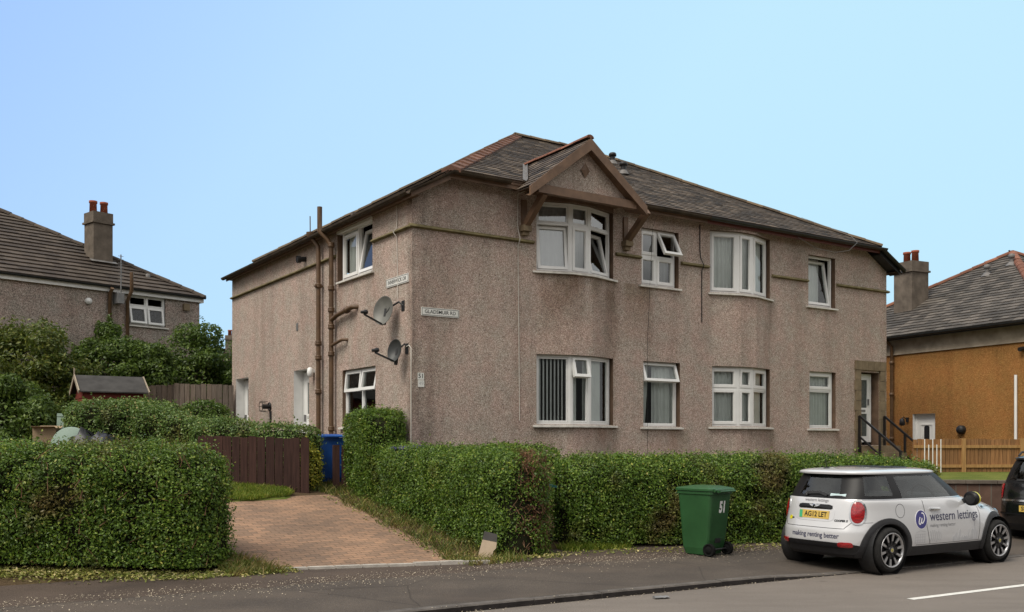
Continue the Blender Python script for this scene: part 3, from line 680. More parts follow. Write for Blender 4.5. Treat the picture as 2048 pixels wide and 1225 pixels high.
    window(H, segs, z0, z1, 'upper bay window of three tall closed sashes with white curtains', 'glass', [(b2[0][0], (.02, .74, z0, z1, .13, .028)), (b2[1][0], (.0, .5, z0, z1, .13, .028)), (b2[2][0], (.0, .7, z0, z1, .13, .028))])
    segs = []; z0, z1, tr = 2.18, 3.60, 3.08
    for i, (fr, w) in enumerate(b2):
        k = 'sash' if i < 2 else 'fix'
        segs.append((fr, w, [], [(.05, w - .05, tr)], [(.06, w - .06, tr + .03, z1 - .055, 'sash'), (.06, w - .06, z0 + .055, tr - .03, k)]))
    window(H, segs, z0, z1, 'lower bay window with six panes and net curtains', 'glass', [(b2[0][0], (.02, .74, z0, z1, .13, .022)), (b2[1][0], (.0, .5, z0, z1, .13, .022)), (b2[2][0], (.0, .7, z0, z1, .13, .022))])
    s0, s1, z0, z1 = WF[5]; w = s1 - s0; fr = Fr(s0); tr = 3.22
    window(H, [(fr, w - .03, [], [(.05, w - .08, tr)], [(.02, w - .05, tr - .06, z1 - .02, 'top', R(18)), (.05, w - .08, z0 + .05, tr - .028, 'fix')])], z0, z1,
           'lower window with open top vent and parted curtains', 'glass', [(fr, (.03, .3, z0, z1, .13, .03, 20, -.1)), (fr, (.45, w - .05, z0, z1, .13, .03))])
    s0, s1, z0, z1 = WF[3]; w = s1 - s0; fr = Fr(s0)
    window(H, [(fr, w - .04, [], [], [(.06, w - .1, z0 + .06, z1 - .06, 'tilt', R(9))])], z0, z1, 'single-pane upper window tilted inwards', 'glass', [(fr, (.06, w - .2, z0, z1, .3, .012))])
    s0, s1, z0, z1 = WF[7]; w = s1 - s0; fr = Fr(s0); tr = 3.15
    window(H, [(fr, w - .03, [], [(.05, w - .08, tr)], [(.06, w - .09, tr + .028, z1 - .055, 'sash'), (.055, w - .085, z0 + .055, tr - .028, 'fix')])], z0, z1, 'lower window with net curtains beside the front door', 'glass', [(fr, (.05, w - .08, z0, z1, .13, .03))])
    # ---- left windows
    t0, t1, z0, z1 = WL[0]; w = t1 - t0; fr = Frame((0, t1), (0, -1), .06); a = .16; m_ = .98
    top = MB(); fr.bar(top, .05, w, z1 - .03, z1 + .12, -.10, .08); 
    o = window(H, [(Frame((0, t1 - a), (0, -1), .06), w - a, [m_ - a], [], [(.06, m_ - a - .03, z0 + .06, z1 - .1, 'sash'), (m_ - a + .03, w - a - .05, z0 + .06, z1 - .1, 'tilt', R(10))])], z0, z1, 'upper side window with one sash tilted in', 'glass', [(fr, (.3, .92, z0, z1, .13, .02))])
    top.build('head_board', 'white_paint', o)
    t0, t1, z0, z1 = WL[1]; w = t1 - t0; fr = Frame((0, t1), (0, -1), .08); tr = 2.95; m_ = w / 2 + .04
    window(H, [(fr, w, [m_], [(.05, w - .05, tr)], [(.03, m_ - .04, tr - .06, z1 - .03, 'top', R(6)), (m_ + .02, w - .03, tr - .06, z1 - .03, 'top', R(10)), (.055, m_ - .03, z0 + .05, tr - .028, 'fix'), (m_ + .03, w - .055, z0 + .05, tr - .028, 'fix')])], z0, z1, 'lower side window with two open top vents', 'glass')
    # ---- doors
    def door(fr, w, z0, z1, kind, label=None):
        f = MB(); fr.ring(f, 0, w, z0, z1, .06, 0, .07); d = tag(f.build('door', 'white_upvc', H), label); l, g = MB(), MB(); h = MB()
        if kind == 'half':
            fr.ring(l, .06, w - .06, z0 + .06, z1 - .06, .1, .01, .055); zm = z0 + (z1 - z0) * .46
            fr.bar(l, .16, w - .16, zm - .08, zm + .08, .011, .054); fr.bar(l, w / 2 - .13, w / 2 + .13, zm - .03, zm + .03, .0, .02, 1)
            fr.pane(g, .15, w - .15, z0 + .15, z1 - .15, .03)
            fr.bar(h, w - .15, w - .12, zm + .15, zm + .32, -.03, .02)
        else:
            fr.bar(l, .06, w - .06, z0 + .06, z1 - .06, .015, .055)
            for q0, q1 in ((.1, .42), (.5, .9)): fr.ring(l, .2, w - .2, z0 + (z1 - z0) * q0, z0 + (z1 - z0) * q1, .03, .0, .03)
            fr.pane(g, .26, w - .26, z0 + (z1 - z0) * .53, z0 + (z1 - z0) * .88, .012); fr.bar(h, .12, .15, z0 + .95, z0 + 1.12, -.04, .02)
        l.build('door_leaf', ['white_upvc', 'grey_metal'], d); g.build('pane', 'frosted_glass', d); h.build('handle', 'grey_metal', d); return d
    s0, s1, z0, z1 = WF[8]; door(Frame((s0, 0), (1, 0), .2), s1 - s0 - .06, z0 + .08, z1 - .03, 'half', 'white front door with two obscured glass panels')
    for (t0, t1, z0, z1), lb in ((WL[2], 'white side door beside the drainpipes'), (WL[3], 'white side door at the far end of the side wall')):
        door(Frame((0, t1 - .02), (0, -1), .24), t1 - t0 - .04, z0 + .05, z1 - .04, 'panel', lb)
    # stone door surround
    ds = MB()
    for i in range(9):
        z = 1.3 + i * .27; j = random.uniform(-.012, .012); wd = .2 + (.03 if i % 2 else 0)
        if z < 3.6:
            ds.box(13.44 - wd, 13.44, -.05 + j * .3, .02, z, z + .262); ds.box(14.27, 14.27 + wd + .03, -.05 - j * .3, .02, z, z + .262)
    for i in range(5): a = 13.22 + i * .262; ds.box(a, a + .256, -.055, .02, 3.735, 3.98)
    ds.build('door_surround', 'sandstone', H)
    # ---- string course, mossy on top
    sc = MB(); zc = 5.9
    for a, b in ((-.07, 2.8), (4.98, 5.7), (6.92, 7.8), (9.98, 11.32), (12.46, HWID + .07)):
        x = a; sc.cut()
        while x < b - .02:
            e = min(b, x + random.uniform(.7, 1.3)); sc.add([(x, -.075, zc), (e, -.075, zc), (e, 0, zc - .02), (x, 0, zc - .02), (x, -.06, zc + .035), (e, -.06, zc + .035), (e, 0.004, zc + .065), (x, .004, zc + .065)],
                [(0, 3, 2, 1), (4, 5, 6, 7), (0, 1, 5, 4), (1, 2, 6, 5), (3, 0, 4, 7)]); x = e
    for a, b in ((0, 1.7), (3.6, HD)):
        x = a; sc.cut()
        while x < b - .02:
            e = min(b, x + random.uniform(.7, 1.3)); sc.add([(-.075, x, zc), (-.075, e, zc), (0, e, zc - .02), (0, x, zc - .02), (-.06, x, zc + .035), (-.06, e, zc + .035), (.004, e, zc + .065), (.004, x, zc + .065)],
                [(0, 1, 2, 3), (4, 7, 6, 5), (0, 4, 5, 1), (1, 5, 6, 2), (3, 7, 4, 0)]); x = e
    sc.build_parts('string_course', 'mossy_stone', H)
    # ---- roof
    RF = MB(); el, ef = 6.53, 7.03; r0, r1 = (6.06, 5.55, 10.17), (8.54, 5.55, 10.17); OH = .18; ml, mr = .68, HWID - .68; fe = -.3
    fl, frr = (ml, fe, ef), (mr, fe, ef); bl_, br_ = (ml, HD + .05, ef), (mr, HD + .05, ef)
    ll0, ll1 = (-OH, fe, el), (-OH, HD + .05, el); rr0, rr1 = (HWID + OH, fe, el), (HWID + OH, HD + .05, el)
    polys = [([fl, frr, r1, r0], (1, 0, 0)), ([ll1, ll0, fl, r0, bl_], (0, -1, 0)), ([rr0, rr1, br_, r1, frr], (0, 1, 0)), ([br_, bl_, r0, r1], (-1, 0, 0))]
    for P, u in polys:
        RF.poly([(p[0], p[1], p[2] - .03) for p in P], 0)
        n = (Vector(P[1]) - Vector(P[0])).cross(Vector(P[2]) - Vector(P[0])).normalized(); w = n.cross(Vector(u)); w = w if w.z > 0 else -w
        slates(RF, P, u, w, .19, .3, .008, .005, 0, .007)
    roof = RF.build('roof', 'slate', H)
    hp = MB()
    def wing(a, b): # wing direction on a slope: square to the hip
        d = (Vector(r0) - Vector(fl)).normalized(); v = Vector(a) - d * Vector(a).dot(d); return v.normalized()
    # on the front slope the wing points down-front, on the side slope it points down-left
    front_w = wing((1, -.2, -.1), 0); nf = Vector((0, -.526, 1)).normalized(); front_w = (front_w - nf * front_w.dot(nf)).normalized()
    left_w = wing((-.2, 1, -.1), 0); nl = Vector((-.583, 0, 1)).normalized(); left_w = (left_w - nl * left_w.dot(nl)).normalized()
    angle_tiles(hp, fl, r0, front_w, left_w, .44, .2)
    hp.build('hip_tile', 'hip_tile', roof)
    rt = MB(); ridge_tiles(rt, r0, r1); ridge_tiles(rt, frr, r1, .45, .1); ridge_tiles(rt, br_, r1); ridge_tiles(rt, bl_, r0); rt.build('ridge_tile', 'ridge_tile', roof)
    vt = MB()
    for s, t, z in ((7.7, 2.94, 8.83), (8.5, 4.35, 9.56)):
        vt.cut(); vt.tube([(s, t, z - .1), (s, t, z + .16)], .07, 12, 1); vt.lathe([(.0, .26), (.08, .25), (.105, .22), (.105, .16), (.07, .15)], (s, t, z), mi=1); vt.lathe([(.15, -.08), (.08, .04)], (s, t, z), mi=0)
    vt.build_parts('roof_vent', ['lead', 'black_plastic'], roof)
    # soffit and fascia
    so_ = MB()
    so_.quad((ml, fe, 6.94), (7.5, fe, 6.94), (7.5, .02, 6.94), (ml, .02, 6.94)); so_.box(ml, 7.5, fe + .02, fe + .045, 6.86, 7.06)
    so_.quad((-OH, fe, el - .1), (-OH, HD + .05, el - .1), (.02, HD + .05, el - .1), (.02, fe, el - .1)); so_.box(-OH + .01, -OH + .03, fe, HD + .02, el - .14, el - .01)
    so_.add([(-OH, fe + .01, el - .03), (ml, fe + .01, ef - .02), (ml, fe + .01, ef - .2), (-OH, fe + .01, el - .16), (-OH, .02, el - .03), (ml, .02, ef - .02), (ml, .02, ef - .2), (-OH, .02, el - .16)], [(0, 3, 2, 1), (3, 7, 6, 2), (0, 4, 7, 3)])
    so_.build('soffit', 'brown_paint', H)
    so_ = MB(); so_.quad((7.5, fe, 6.94), (mr, fe, 6.94), (mr, .02, 6.94), (7.5, .02, 6.94)); so_.box(7.5, mr, fe + .02, fe + .045, 6.86, 7.06)
    X = HWID + OH; so_.build('fascia', 'red_brown_paint', H); so_ = MB(); so_.add([(X, fe + .01, el - .03), (mr, fe + .01, ef - .02), (mr, fe + .01, ef - .2), (X, fe + .01, el - .16), (X, .02, el - .16), (mr, .02, ef - .2)], [(0, 1, 2, 3), (3, 2, 5, 4)])
    so_.quad((HWID - .02, fe, el - .1), (HWID - .02, HD + .05, el - .1), (X, HD + .05, el - .1), (X, fe, el - .1))
    so_.build('fascia', 'black_gutter', H)
    gt = MB(); half_gutter(gt, (ml, fe - .06, ef - .045), (2.0, fe - .06, ef - .045), .065); gt.cut(); half_gutter(gt, (5.2, fe - .06, ef - .045), (7.5, fe - .06, ef - .045), .065)
    gt.cut(); half_gutter(gt, (-OH - .07, HD + .05, el - .05), (-OH - .07, fe - .02, el - .05), .065); half_gutter(gt, (-OH - .07, fe - .06, el - .045), (ml, fe - .06, ef - .045), .065)
    gt.build_parts('gutter', 'mossy_gutter', H)
    gt = MB(); half_gutter(gt, (7.5, fe - .06, ef - .045), (mr + .15, fe - .06, ef - .045), .07); half_gutter(gt, (mr, fe - .05, ef - .05), (X + .1, fe - .05, el - .04), .07); gt.cut(); half_gutter(gt, (X + .06, fe, el - .05), (X + .06, HD + .05, el - .05), .065)
    gt.build_parts('gutter', 'black_gutter', H)
    # ---- the gable over the bay
    gs, gz, gy = 3.62, 7.97, -.86; hw, fz = 1.45, 6.83; k = (gz - fz) / hw; yb = 1.46
    G = MB(); pl = lambda sg: [(gs + sg * hw, gy, fz), (gs, gy, gz), (gs, yb, gz), (gs + sg * (gz - ef) / k, fe, ef), (gs + sg * hw, fe, fz)]
    for sg in (-1, 1):
        P = pl(sg); G.poly([(p[0], p[1], p[2] - .03) for p in (P if sg > 0 else P[::-1])]); w = Vector((-sg, 0, k)).normalized(); slates(G, P, (0, -sg, 0), w, .17, .26, .008, .004, 0, .007)
    gb = G.build('gable_roof', 'slate', H)
    m = MB(); ridge_tiles(m, (gs, gy + .04, gz + .01), (gs, yb, gz + .01), .4, .09); m.build('ridge_tile', 'ridge_red', gb)
    m = MB()   # lead valleys
    for sg in (-1, 1):
        m.cut(); a, b = Vector((gs, yb, gz + .03)), Vector((gs + sg * (gz - ef) / k, fe, ef + .03)); o1 = Vector((sg, 0, 0)) * .09 + Vector((0, 0, .01)); o2 = Vector((0, -1, -.1)) * .05 + Vector((0, 0, .04))
        m.quad(a, b, b + o1 + Vector((0, 0, .01)), a + o1 + Vector((0, 0, .01))); m.quad(a, b, b + o2, a + o2)
    m.build_parts('lead_flashing', 'lead', gb)
    m = MB()
    for sg in (-1, 1):
        m.cut(); a = Vector((gs + sg * (hw + .05), gy - .03, fz - .03)); b = Vector((gs, gy - .03, gz + .0)); d = (b - a); dn = Vector((0, 0, -.235))
        m.add([a, b, b + dn, a + dn * .8, a + Vector((0, .05, 0)), b + Vector((0, .05, 0)), b + dn + Vector((0, .05, 0)), a + dn * .8 + Vector((0, .05, 0))], [(0, 3, 2, 1), (4, 5, 6, 7), (0, 1, 5, 4), (3, 7, 6, 2), (0, 4, 7, 3)])
        m.cut(); m.quad(a + dn * .8 + Vector((0, .05, 0)), b + dn * .8 + Vector((0, .05, 0)), b + dn * .8 + Vector((0, .5, 0)), a + dn * .8 + (b - a) * .12 + Vector((0, .5, 0)))
    m.build_parts('barge_board', 'brown_paint', gb)
    m = MB(); m.box(gs - 1.26, gs + 1.26, gy + .04, gy + .16, 6.72, 6.86); m.box(gs - 1.22, gs + 1.22, gy + .055, gy + .1, 6.865, 6.89); m.quad((gs - 1.34, gy + .1, 6.9), (gs + 1.34, gy + .1, 6.9), (gs + 1.34, .0, 6.9), (gs - 1.34, .0, 6.9))
    m.build('tie_beam', 'brown_paint', gb); m = MB(); q = [(2.88, 0), (3.63, -.24), (4.17, -.24), (4.92, 0)]
    for (xa, ya), (xb, yb2) in zip(q, q[1:]): m.quad((xa, ya - .014, 6.8), (xb, yb2 - .014, 6.8), (xb, yb2 - .014, 6.92), (xa, ya - .014, 6.92))
    m.build('head_board', 'brown_paint', gb)
    m = MB(); m.poly([(gs - 1.3, gy + .18, 6.8), (gs + 1.3, gy + .18, 6.8), (gs, gy + .18, 7.86)])
    m.build('gable_wall', 'pebbledash', gb)
    m = MB(); c = Vector((gs - .02, gy + .15, 7.36)); m.add([c + Vector((-.12, 0, 0)), c + Vector((0, 0, -.15)), c + Vector((.12, 0, 0)), c + Vector((0, 0, .15)), c + Vector((0, -.03, 0))], [(0, 1, 4), (1, 2, 4), (2, 3, 4), (3, 0, 4)]); m.build('diamond', 'brown_paint', gb)
    for s in (2.55, 5.25):
        m = MB(); m.bar((s, -.06, 6.2), (s, gy + .12, 6.74), .12, .13, 0, (0, 0, 1)); m.box(s - .06, s + .06, -.05, .0, 6.2, 6.75); m.build('bracket', 'brown_paint', gb)
        m = MB(); m.box(s - .1, s + .1, -.17, 0, 6.1, 6.22); m.box(s - .07, s + .07, -.11, 0, 6.02, 6.098); m.build('corbel', 'sandstone', gb)
    # ---- pipes on the side wall
    def collar(m, x, y, z, r): m.lathe([(r * 1.0, -.05), (r * 1.35, -.045), (r * 1.35, .0), (r * 1.2, .01), (r * 1.35, .02), (r * 1.35, .05), (r, .055)], (x, y, z), n=14)
    m = MB(); x = -.11; m.tube([(x, 4.36, .8), (x, 4.36, 6.05), (x, 4.38, 6.25), (-.2, 4.46, 6.42), (-.25, 4.5, 6.58)], .052, 12)
    for z in (5.35, 4.05, 3.72, 2.95, 2.0): collar(m, x, 4.36, z, .054)
    m.box(-.2, -.02, 4.31, 4.41, 5.33, 5.37); m.tube([(-.25, 4.5, 6.5), (-.25, 4.51, 6.95)], .012, 6); m.lathe([(.07, 0), (.09, .05), (.09, .12)], (-.25, 4.5, 6.46), n=12)
    m.build('drainpipe', 'pipe_brown', H)
    m = MB(); m.tube([(x, 3.62, .8), (x, 3.62, 6.1), (-.18, 3.66, 6.28), (-.32, 3.76, 6.45), (-.32, 3.77, 7.0)], .052, 12)
    for z in (6.15, 5.2, 4.72, 4.35, 3.75, 2.1): collar(m, x, 3.62, z, .054)
    m.tube([(x, 3.62, 4.5), (x, 3.3, 4.58), (x, 2.5, 4.66), (.02, 2.46, 4.67)], .05, 10); m.lathe([(.052, 0), (.075, .02), (.075, .12), (.052, .14)], (x, 2.85, 4.62), (0, -1, .1), 12)
    m.tube([(x, 3.62, 3.93), (x, 3.4, 3.97), (x, 3.02, 4.02), (.02, 2.98, 4.02)], .035, 10)
    m.tube([(-.32, 3.77, 6.45), (-.32, 3.77, 7.0)], .055, 12)
    m.build('drainpipe', 'pipe_brown', H)
    m = MB()   # boiler flue and wall vent
    m.tube([(0, 7.9, 2.72), (-.2, 7.9, 2.72)], .055, 12); m.lathe([(.1, .0), (.12, .02), (.1, .04)], (0, 7.9, 2.72), (-1, 0, 0), 14)
    for i in range(7): a = PI * 2 * i / 7; m.tube([(-.08, 7.9 + .14 * math.cos(a), 2.72 + .14 * math.sin(a)), (-.24, 7.9 + .14 * math.cos(a), 2.72 + .14 * math.sin(a))], .008, 5)
    m.lathe([(.14, -.003), (.14, .012)], (-.24, 7.9, 2.72), (-1, 0, 0), 18)
    m.tube([(-.02, 7.8, 2.6), (-.02, 7.82, 1.2)], .03, 8)
    m.build('boiler_flue', 'black_plastic', H)
    m = MB(); m.tube([(.0, 5.42, 6.14), (-.22, 5.4, 6.11)], .06, 12); m.lathe([(.085, 0), (.085, .08)], (-.14, 5.41, 6.12), (-1, 0, -.1), 14); m.build('wall_vent', 'black_plastic', H)
    m = MB(); m.box(-.06, 0, 4.84, 4.94, 3.42, 3.5); m.lathe([(.0, -.16), (.06, -.14), (.075, -.05), (.065, .05), (.03, .08)], (-.1, 4.89, 3.46), n=14); m.build('wall_lamp', 'white_upvc', H)
    m = MB(); m.box(-.012, .0, 5.9, 6.02, 4.5, 4.68); m.build('cover_plate', 'grey_metal', H)
    # cables
    m = MB(); m.tube([(-.012, .63, 6.42), (-.012, .6, 6.2), (-.014, .62, 5.98), (-.09, .62, 5.9), (-.02, .6, 5.8), (-.012, .58, 5.2), (-.018, .57, 4.6)], .008, 5)
    m.cut(); m.tube([(-.02, .3, 3.62), (-.015, .1, 3.66), (-.01, .02, 3.6), (-.012, .015, 3.3), (-.012, .02, .9)], .009, 5); m.cut(); m.tube([(2.5, -.28, 6.9), (2.41, -.01, 6.86), (2.4, -.012, 6.2), (2.41, -.09, 5.93), (2.41, -.012, 5.8), (2.43, -.012, 4.2), (2.45, -.012, 2.25)], .008, 5)
    m.build_parts('cable', 'cable_white', H)
    m = MB(); m.tube([(12.55, 1.2, 7.93), (12.75, .4, 7.52), (12.82, -.2, 7.2), (12.74, -.44, 6.98), (12.4, -.44, 6.74), (11.9, -.42, 6.64), (11.2, -.36, 6.68), (10.6, -.3, 6.9)], .005, 5); m.build('cable', 'grey_metal', H)
    m = MB(); m.tube([(7.52, -.014, 6.88), (7.52, -.014, 6.3), (7.54, -.02, 6.1), (7.58, -.085, 5.92), (7.58, -.014, 5.8), (7.58, -.014, 4.6)], .011, 5); m.cut(); m.tube([(5.98, -.3, 6.98), (5.98, -.1, 6.6), (5.96, -.03, 5.4), (5.9, -.014, 4.0), (5.9, -.014, 1.4)], .0035, 4); m.build_parts('cable', 'black_plastic', H)
    return H
main_house()
# ------------------------------------------------------------------ things fixed to the house
def HN(name, label, cat, s, t, z, rot=0., group=None):
    w = HW(s, t, z); return empty(name, label, cat, w, HA + rot, group)
def street_sign(label, body, s, t, z, rot, w, h, ink):
    e = HN('street_sign', label, 'street sign', s, t, z, rot, 'street name signs')
    m = MB(); m.box(-w / 2, w / 2, -.018, -.002, -h / 2, h / 2); m.build('plate', 'sign_white', e)
    m = MB(); b = .012; y = -.0195
    for a in ((-w / 2 + .012, w / 2 - .012, -h / 2 + .012, -h / 2 + .012 + b * .8), (-w / 2 + .012, w / 2 - .012, h / 2 - .012 - b * .8, h / 2 - .012)): m.quad((a[0], y, a[2]), (a[1], y, a[2]), (a[1], y, a[3]), (a[0], y, a[3]))
    for a in (-w / 2 + .012, w / 2 - .012 - b * .8): m.quad((a, y, -h / 2 + .02), (a + b * .8, y, -h / 2 + .02), (a + b * .8, y, h / 2 - .02), (a, y, h / 2 - .02))
    text_on(m, body, h * .62, (0, -.0205, 0), (1, 0, 0), (0, 0, 1), 0, .001, w * .82)
    m.build('lettering', ink, e)
street_sign('white street sign with black border reading GLADSMUIR RD on the front wall', 'GLADSMUIR RD', .605, 0, 4.312, 0, .83, .158, 'ink')
street_sign('white street sign reading INNERWICK DR above the satellite dishes', 'INNERWICK DR', 0, .595, 4.955, -PI / 2, .95, .17, 'faded_ink' if 0 else 'ink')
def number_plates():
    e = HN('number_plate', 'small white house number plate reading 51 near the corner of the front wall', 'house number', .185, 0, 3.07, 0, 'house numbers on the corner')
    m = MB(); m.box(-.065, .065, -.014, -.002, -.065, .065); m.build('plate', 'sign_white', e); m = MB(); text_on(m, '51', .12, (0, -.0155, 0), (1, 0, 0), (0, 0, 1), 0, .002); m.build('lettering', 'ink', e)
    e = HN('number_plate', 'faded white house number plate reading 49, below the 51 plate', 'house number', .19, 0, 2.93, 0, 'house numbers on the corner')
    m = MB(); m.box(-.065, .065, -.014, -.002, -.065, .065); m.build('plate', 'sign_white', e); m = MB(); text_on(m, '49', .1, (0, -.0155, 0), (1, 0, 0), (0, 0, 1), 0, 0); m.build('lettering', 'faded_ink', e)
number_plates()
def satellite_dish(label, c, n, rw, rh, mat, wall_pt, arm_z=-.02):
    """c centre in house axes, n facing direction"""
    e = HN('satellite_dish', label, 'satellite dish', 0, 0, 0, 0, 'satellite dishes on the side wall')
    c, n = Vector(c), Vector(n).normalized(); a = Vector((0, 0, 1)).cross(n).normalized(); b = n.cross(a); m = MB()
    rings = []; K = 28
    for r, dz in ((0.02, -.075), (.35, -.066), (.6, -.048), (.8, -.026), (.95, -.004), (1.0, .006), (1.0, -.004), (.95, -.016), (.8, -.038), (.35, -.078), (.02, -.087)):
        rings.append([c + a * rw * r * math.cos(2 * PI * k / K) + b * rh * r * math.sin(2 * PI * k / K) + n * dz for k in range(K)])
    m.loft(rings); m.build('reflector', mat, e)
    foot = c - b * rh * .93; lnb = c - b * rh * .86 + n * .52; m = MB(); m.bar(foot - n * .05, lnb, .025, .03); m.build('arm', 'black_plastic', e)
    m = MB(); m.lathe([(.0, -.09), (.03, -.09), (.032, .0), (.045, .01), (.045, .05), (.0, .055)], lnb + b * .05, -(n - b * .35), 12); m.bar(lnb - n * .02, lnb + b * .07, .035, .05, 0, n); m.build('receiver', 'black_plastic', e)
    w = Vector(wall_pt); m = MB(); back = c - n * .09 - b * .06; m.tube([back, back + (w - back) * .3 + Vector((0, 0, .1)), back + (w - back) * .75 + Vector((0, 0, .12)), w], .02, 8); m.box(w.x - .012, w.x + .0, w.y - .06, w.y + .06, w.z - .1, w.z + .1)
    m.bar(back + b * .12, back - b * .2, .05, .05, 0, n); m.build('bracket', 'black_plastic', e)
satellite_dish('large pale grey satellite dish, upper of the two on the side wall', (-.27, .69, 4.37), (-.88, -.42, .2), .235, .295, 'dish_grey', (0, .36, 4.44))
satellite_dish('small dark grey satellite dish, lower of the two on the side wall', (-.24, .26, 3.56), (-.9, -.4, .2), .165, .225, 'dish_dark', (0, .2, 3.6))
# ------------------------------------------------------------------ steps and handrails at the front door
def steps():
    e = HN('entrance_steps', 'brown stone steps rising to the white front door', 'steps', 13.86, 0, 0); m = MB()
    for i in range(6): m.box(-.45, .5, -1.55 + i * .19, -.06 if i == 5 else -1.55 + (i + 1) * .19 - .002, .4, .78 + i * .185)
    m.build('steps', 'sandstone', e)
    for s, lb in ((13.32, 'black metal handrail on the window side of the front door steps'), (14.4, 'black metal handrail on the outer side of the front door steps')):
        e = HN('handrail', lb, 'handrail', s, 0, 0, 0, 'handrails of the door steps'); m = MB()
        top = lambda y: 2.5 + .78 * (y + .08) if y > -1.3 else 1.55
        m.bar((0, -.08, 2.5), (0, -1.3, 1.56), .05, .05); m.bar((0, -.08, 1.95), (0, -1.3, 1.0), .04, .04); m.build('rail', 'black_paint', e)
        for y in (-.08, -.7, -1.3): m = MB(); m.bar((0, y, .6 if y < -.5 else 1.5), (0, y, 2.5 + .77 * (y + .08)), .05, .05, 0, (1, 0, 0)); m.build('post', 'black_paint', e)
steps()
# ------------------------------------------------------------------ neighbouring houses
def hip_roof(mb, x0, x1, y0, y1, ez, rise, oh, expo, wid, th=.012):
    """hipped roof over a rectangle; returns ridge ends and corners"""
    x0 -= oh; x1 += oh; y0 -= oh; y1 += oh; d = min(x1 - x0, y1 - y0) / 2
    if x1 - x0 >= y1 - y0: a, b = (x0 + d, (y0 + y1) / 2, ez + rise), (x1 - d, (y0 + y1) / 2, ez + rise)
    else: a, b = ((x0 + x1) / 2, y0 + d, ez + rise), ((x0 + x1) / 2, y1 - d, ez + rise)
    c = [(x0, y0, ez), (x1, y0, ez), (x1, y1, ez), (x0, y1, ez)]
    if x1 - x0 >= y1 - y0: P = [[c[0], c[1], b, a], [c[1], c[2], b], [c[2], c[3], a, b], [c[3], c[0], a]]; H = [(c[0], a), (c[3], a), (c[1], b), (c[2], b), (a, b)]
    else: P = [[c[0], c[1], a], [c[1], c[2], b, a], [c[2], c[3], b], [c[3], c[0], a, b]]; H = [(c[0], a), (c[1], a), (c[2], b), (c[3], b), (a, b)]
    for p in P:
        mb.poly([(q[0], q[1], q[2] - .03) for q in p]); u = Vector(p[1]) - Vector(p[0]); n = u.cross(Vector(p[2]) - Vector(p[0])); w = n.cross(u); slates(mb, p, u, w, expo, wid, th)
    return H
def chimney(parent, x, y, z0, z1, wx, wy, pots, cap=.36):
    m = MB(); m.box(x - wx / 2, x + wx / 2, y - wy / 2, y + wy / 2, z0, z1 - cap); m.box(x - wx / 2 - .05, x + wx / 2 + .05, y - wy / 2 - .05, y + wy / 2 + .05, z1 - cap, z1 - cap + .06); m.box(x - wx / 2 - .01, x + wx / 2 + .01, y - wy / 2 - .01, y + wy / 2 + .01, z1 - cap + .06, z1)
    c = m.build('chimney', 'chimney_render', parent)
    for px, py in pots:
        m = MB(); m.lathe([(.0, 0), (.115, .0), (.105, .3), (.125, .31), (.125, .38), (.085, .385), (.08, .1)], (x + px, y + py, z1), n=16); m.build('chimney_pot', 'terracotta', c)
    return c
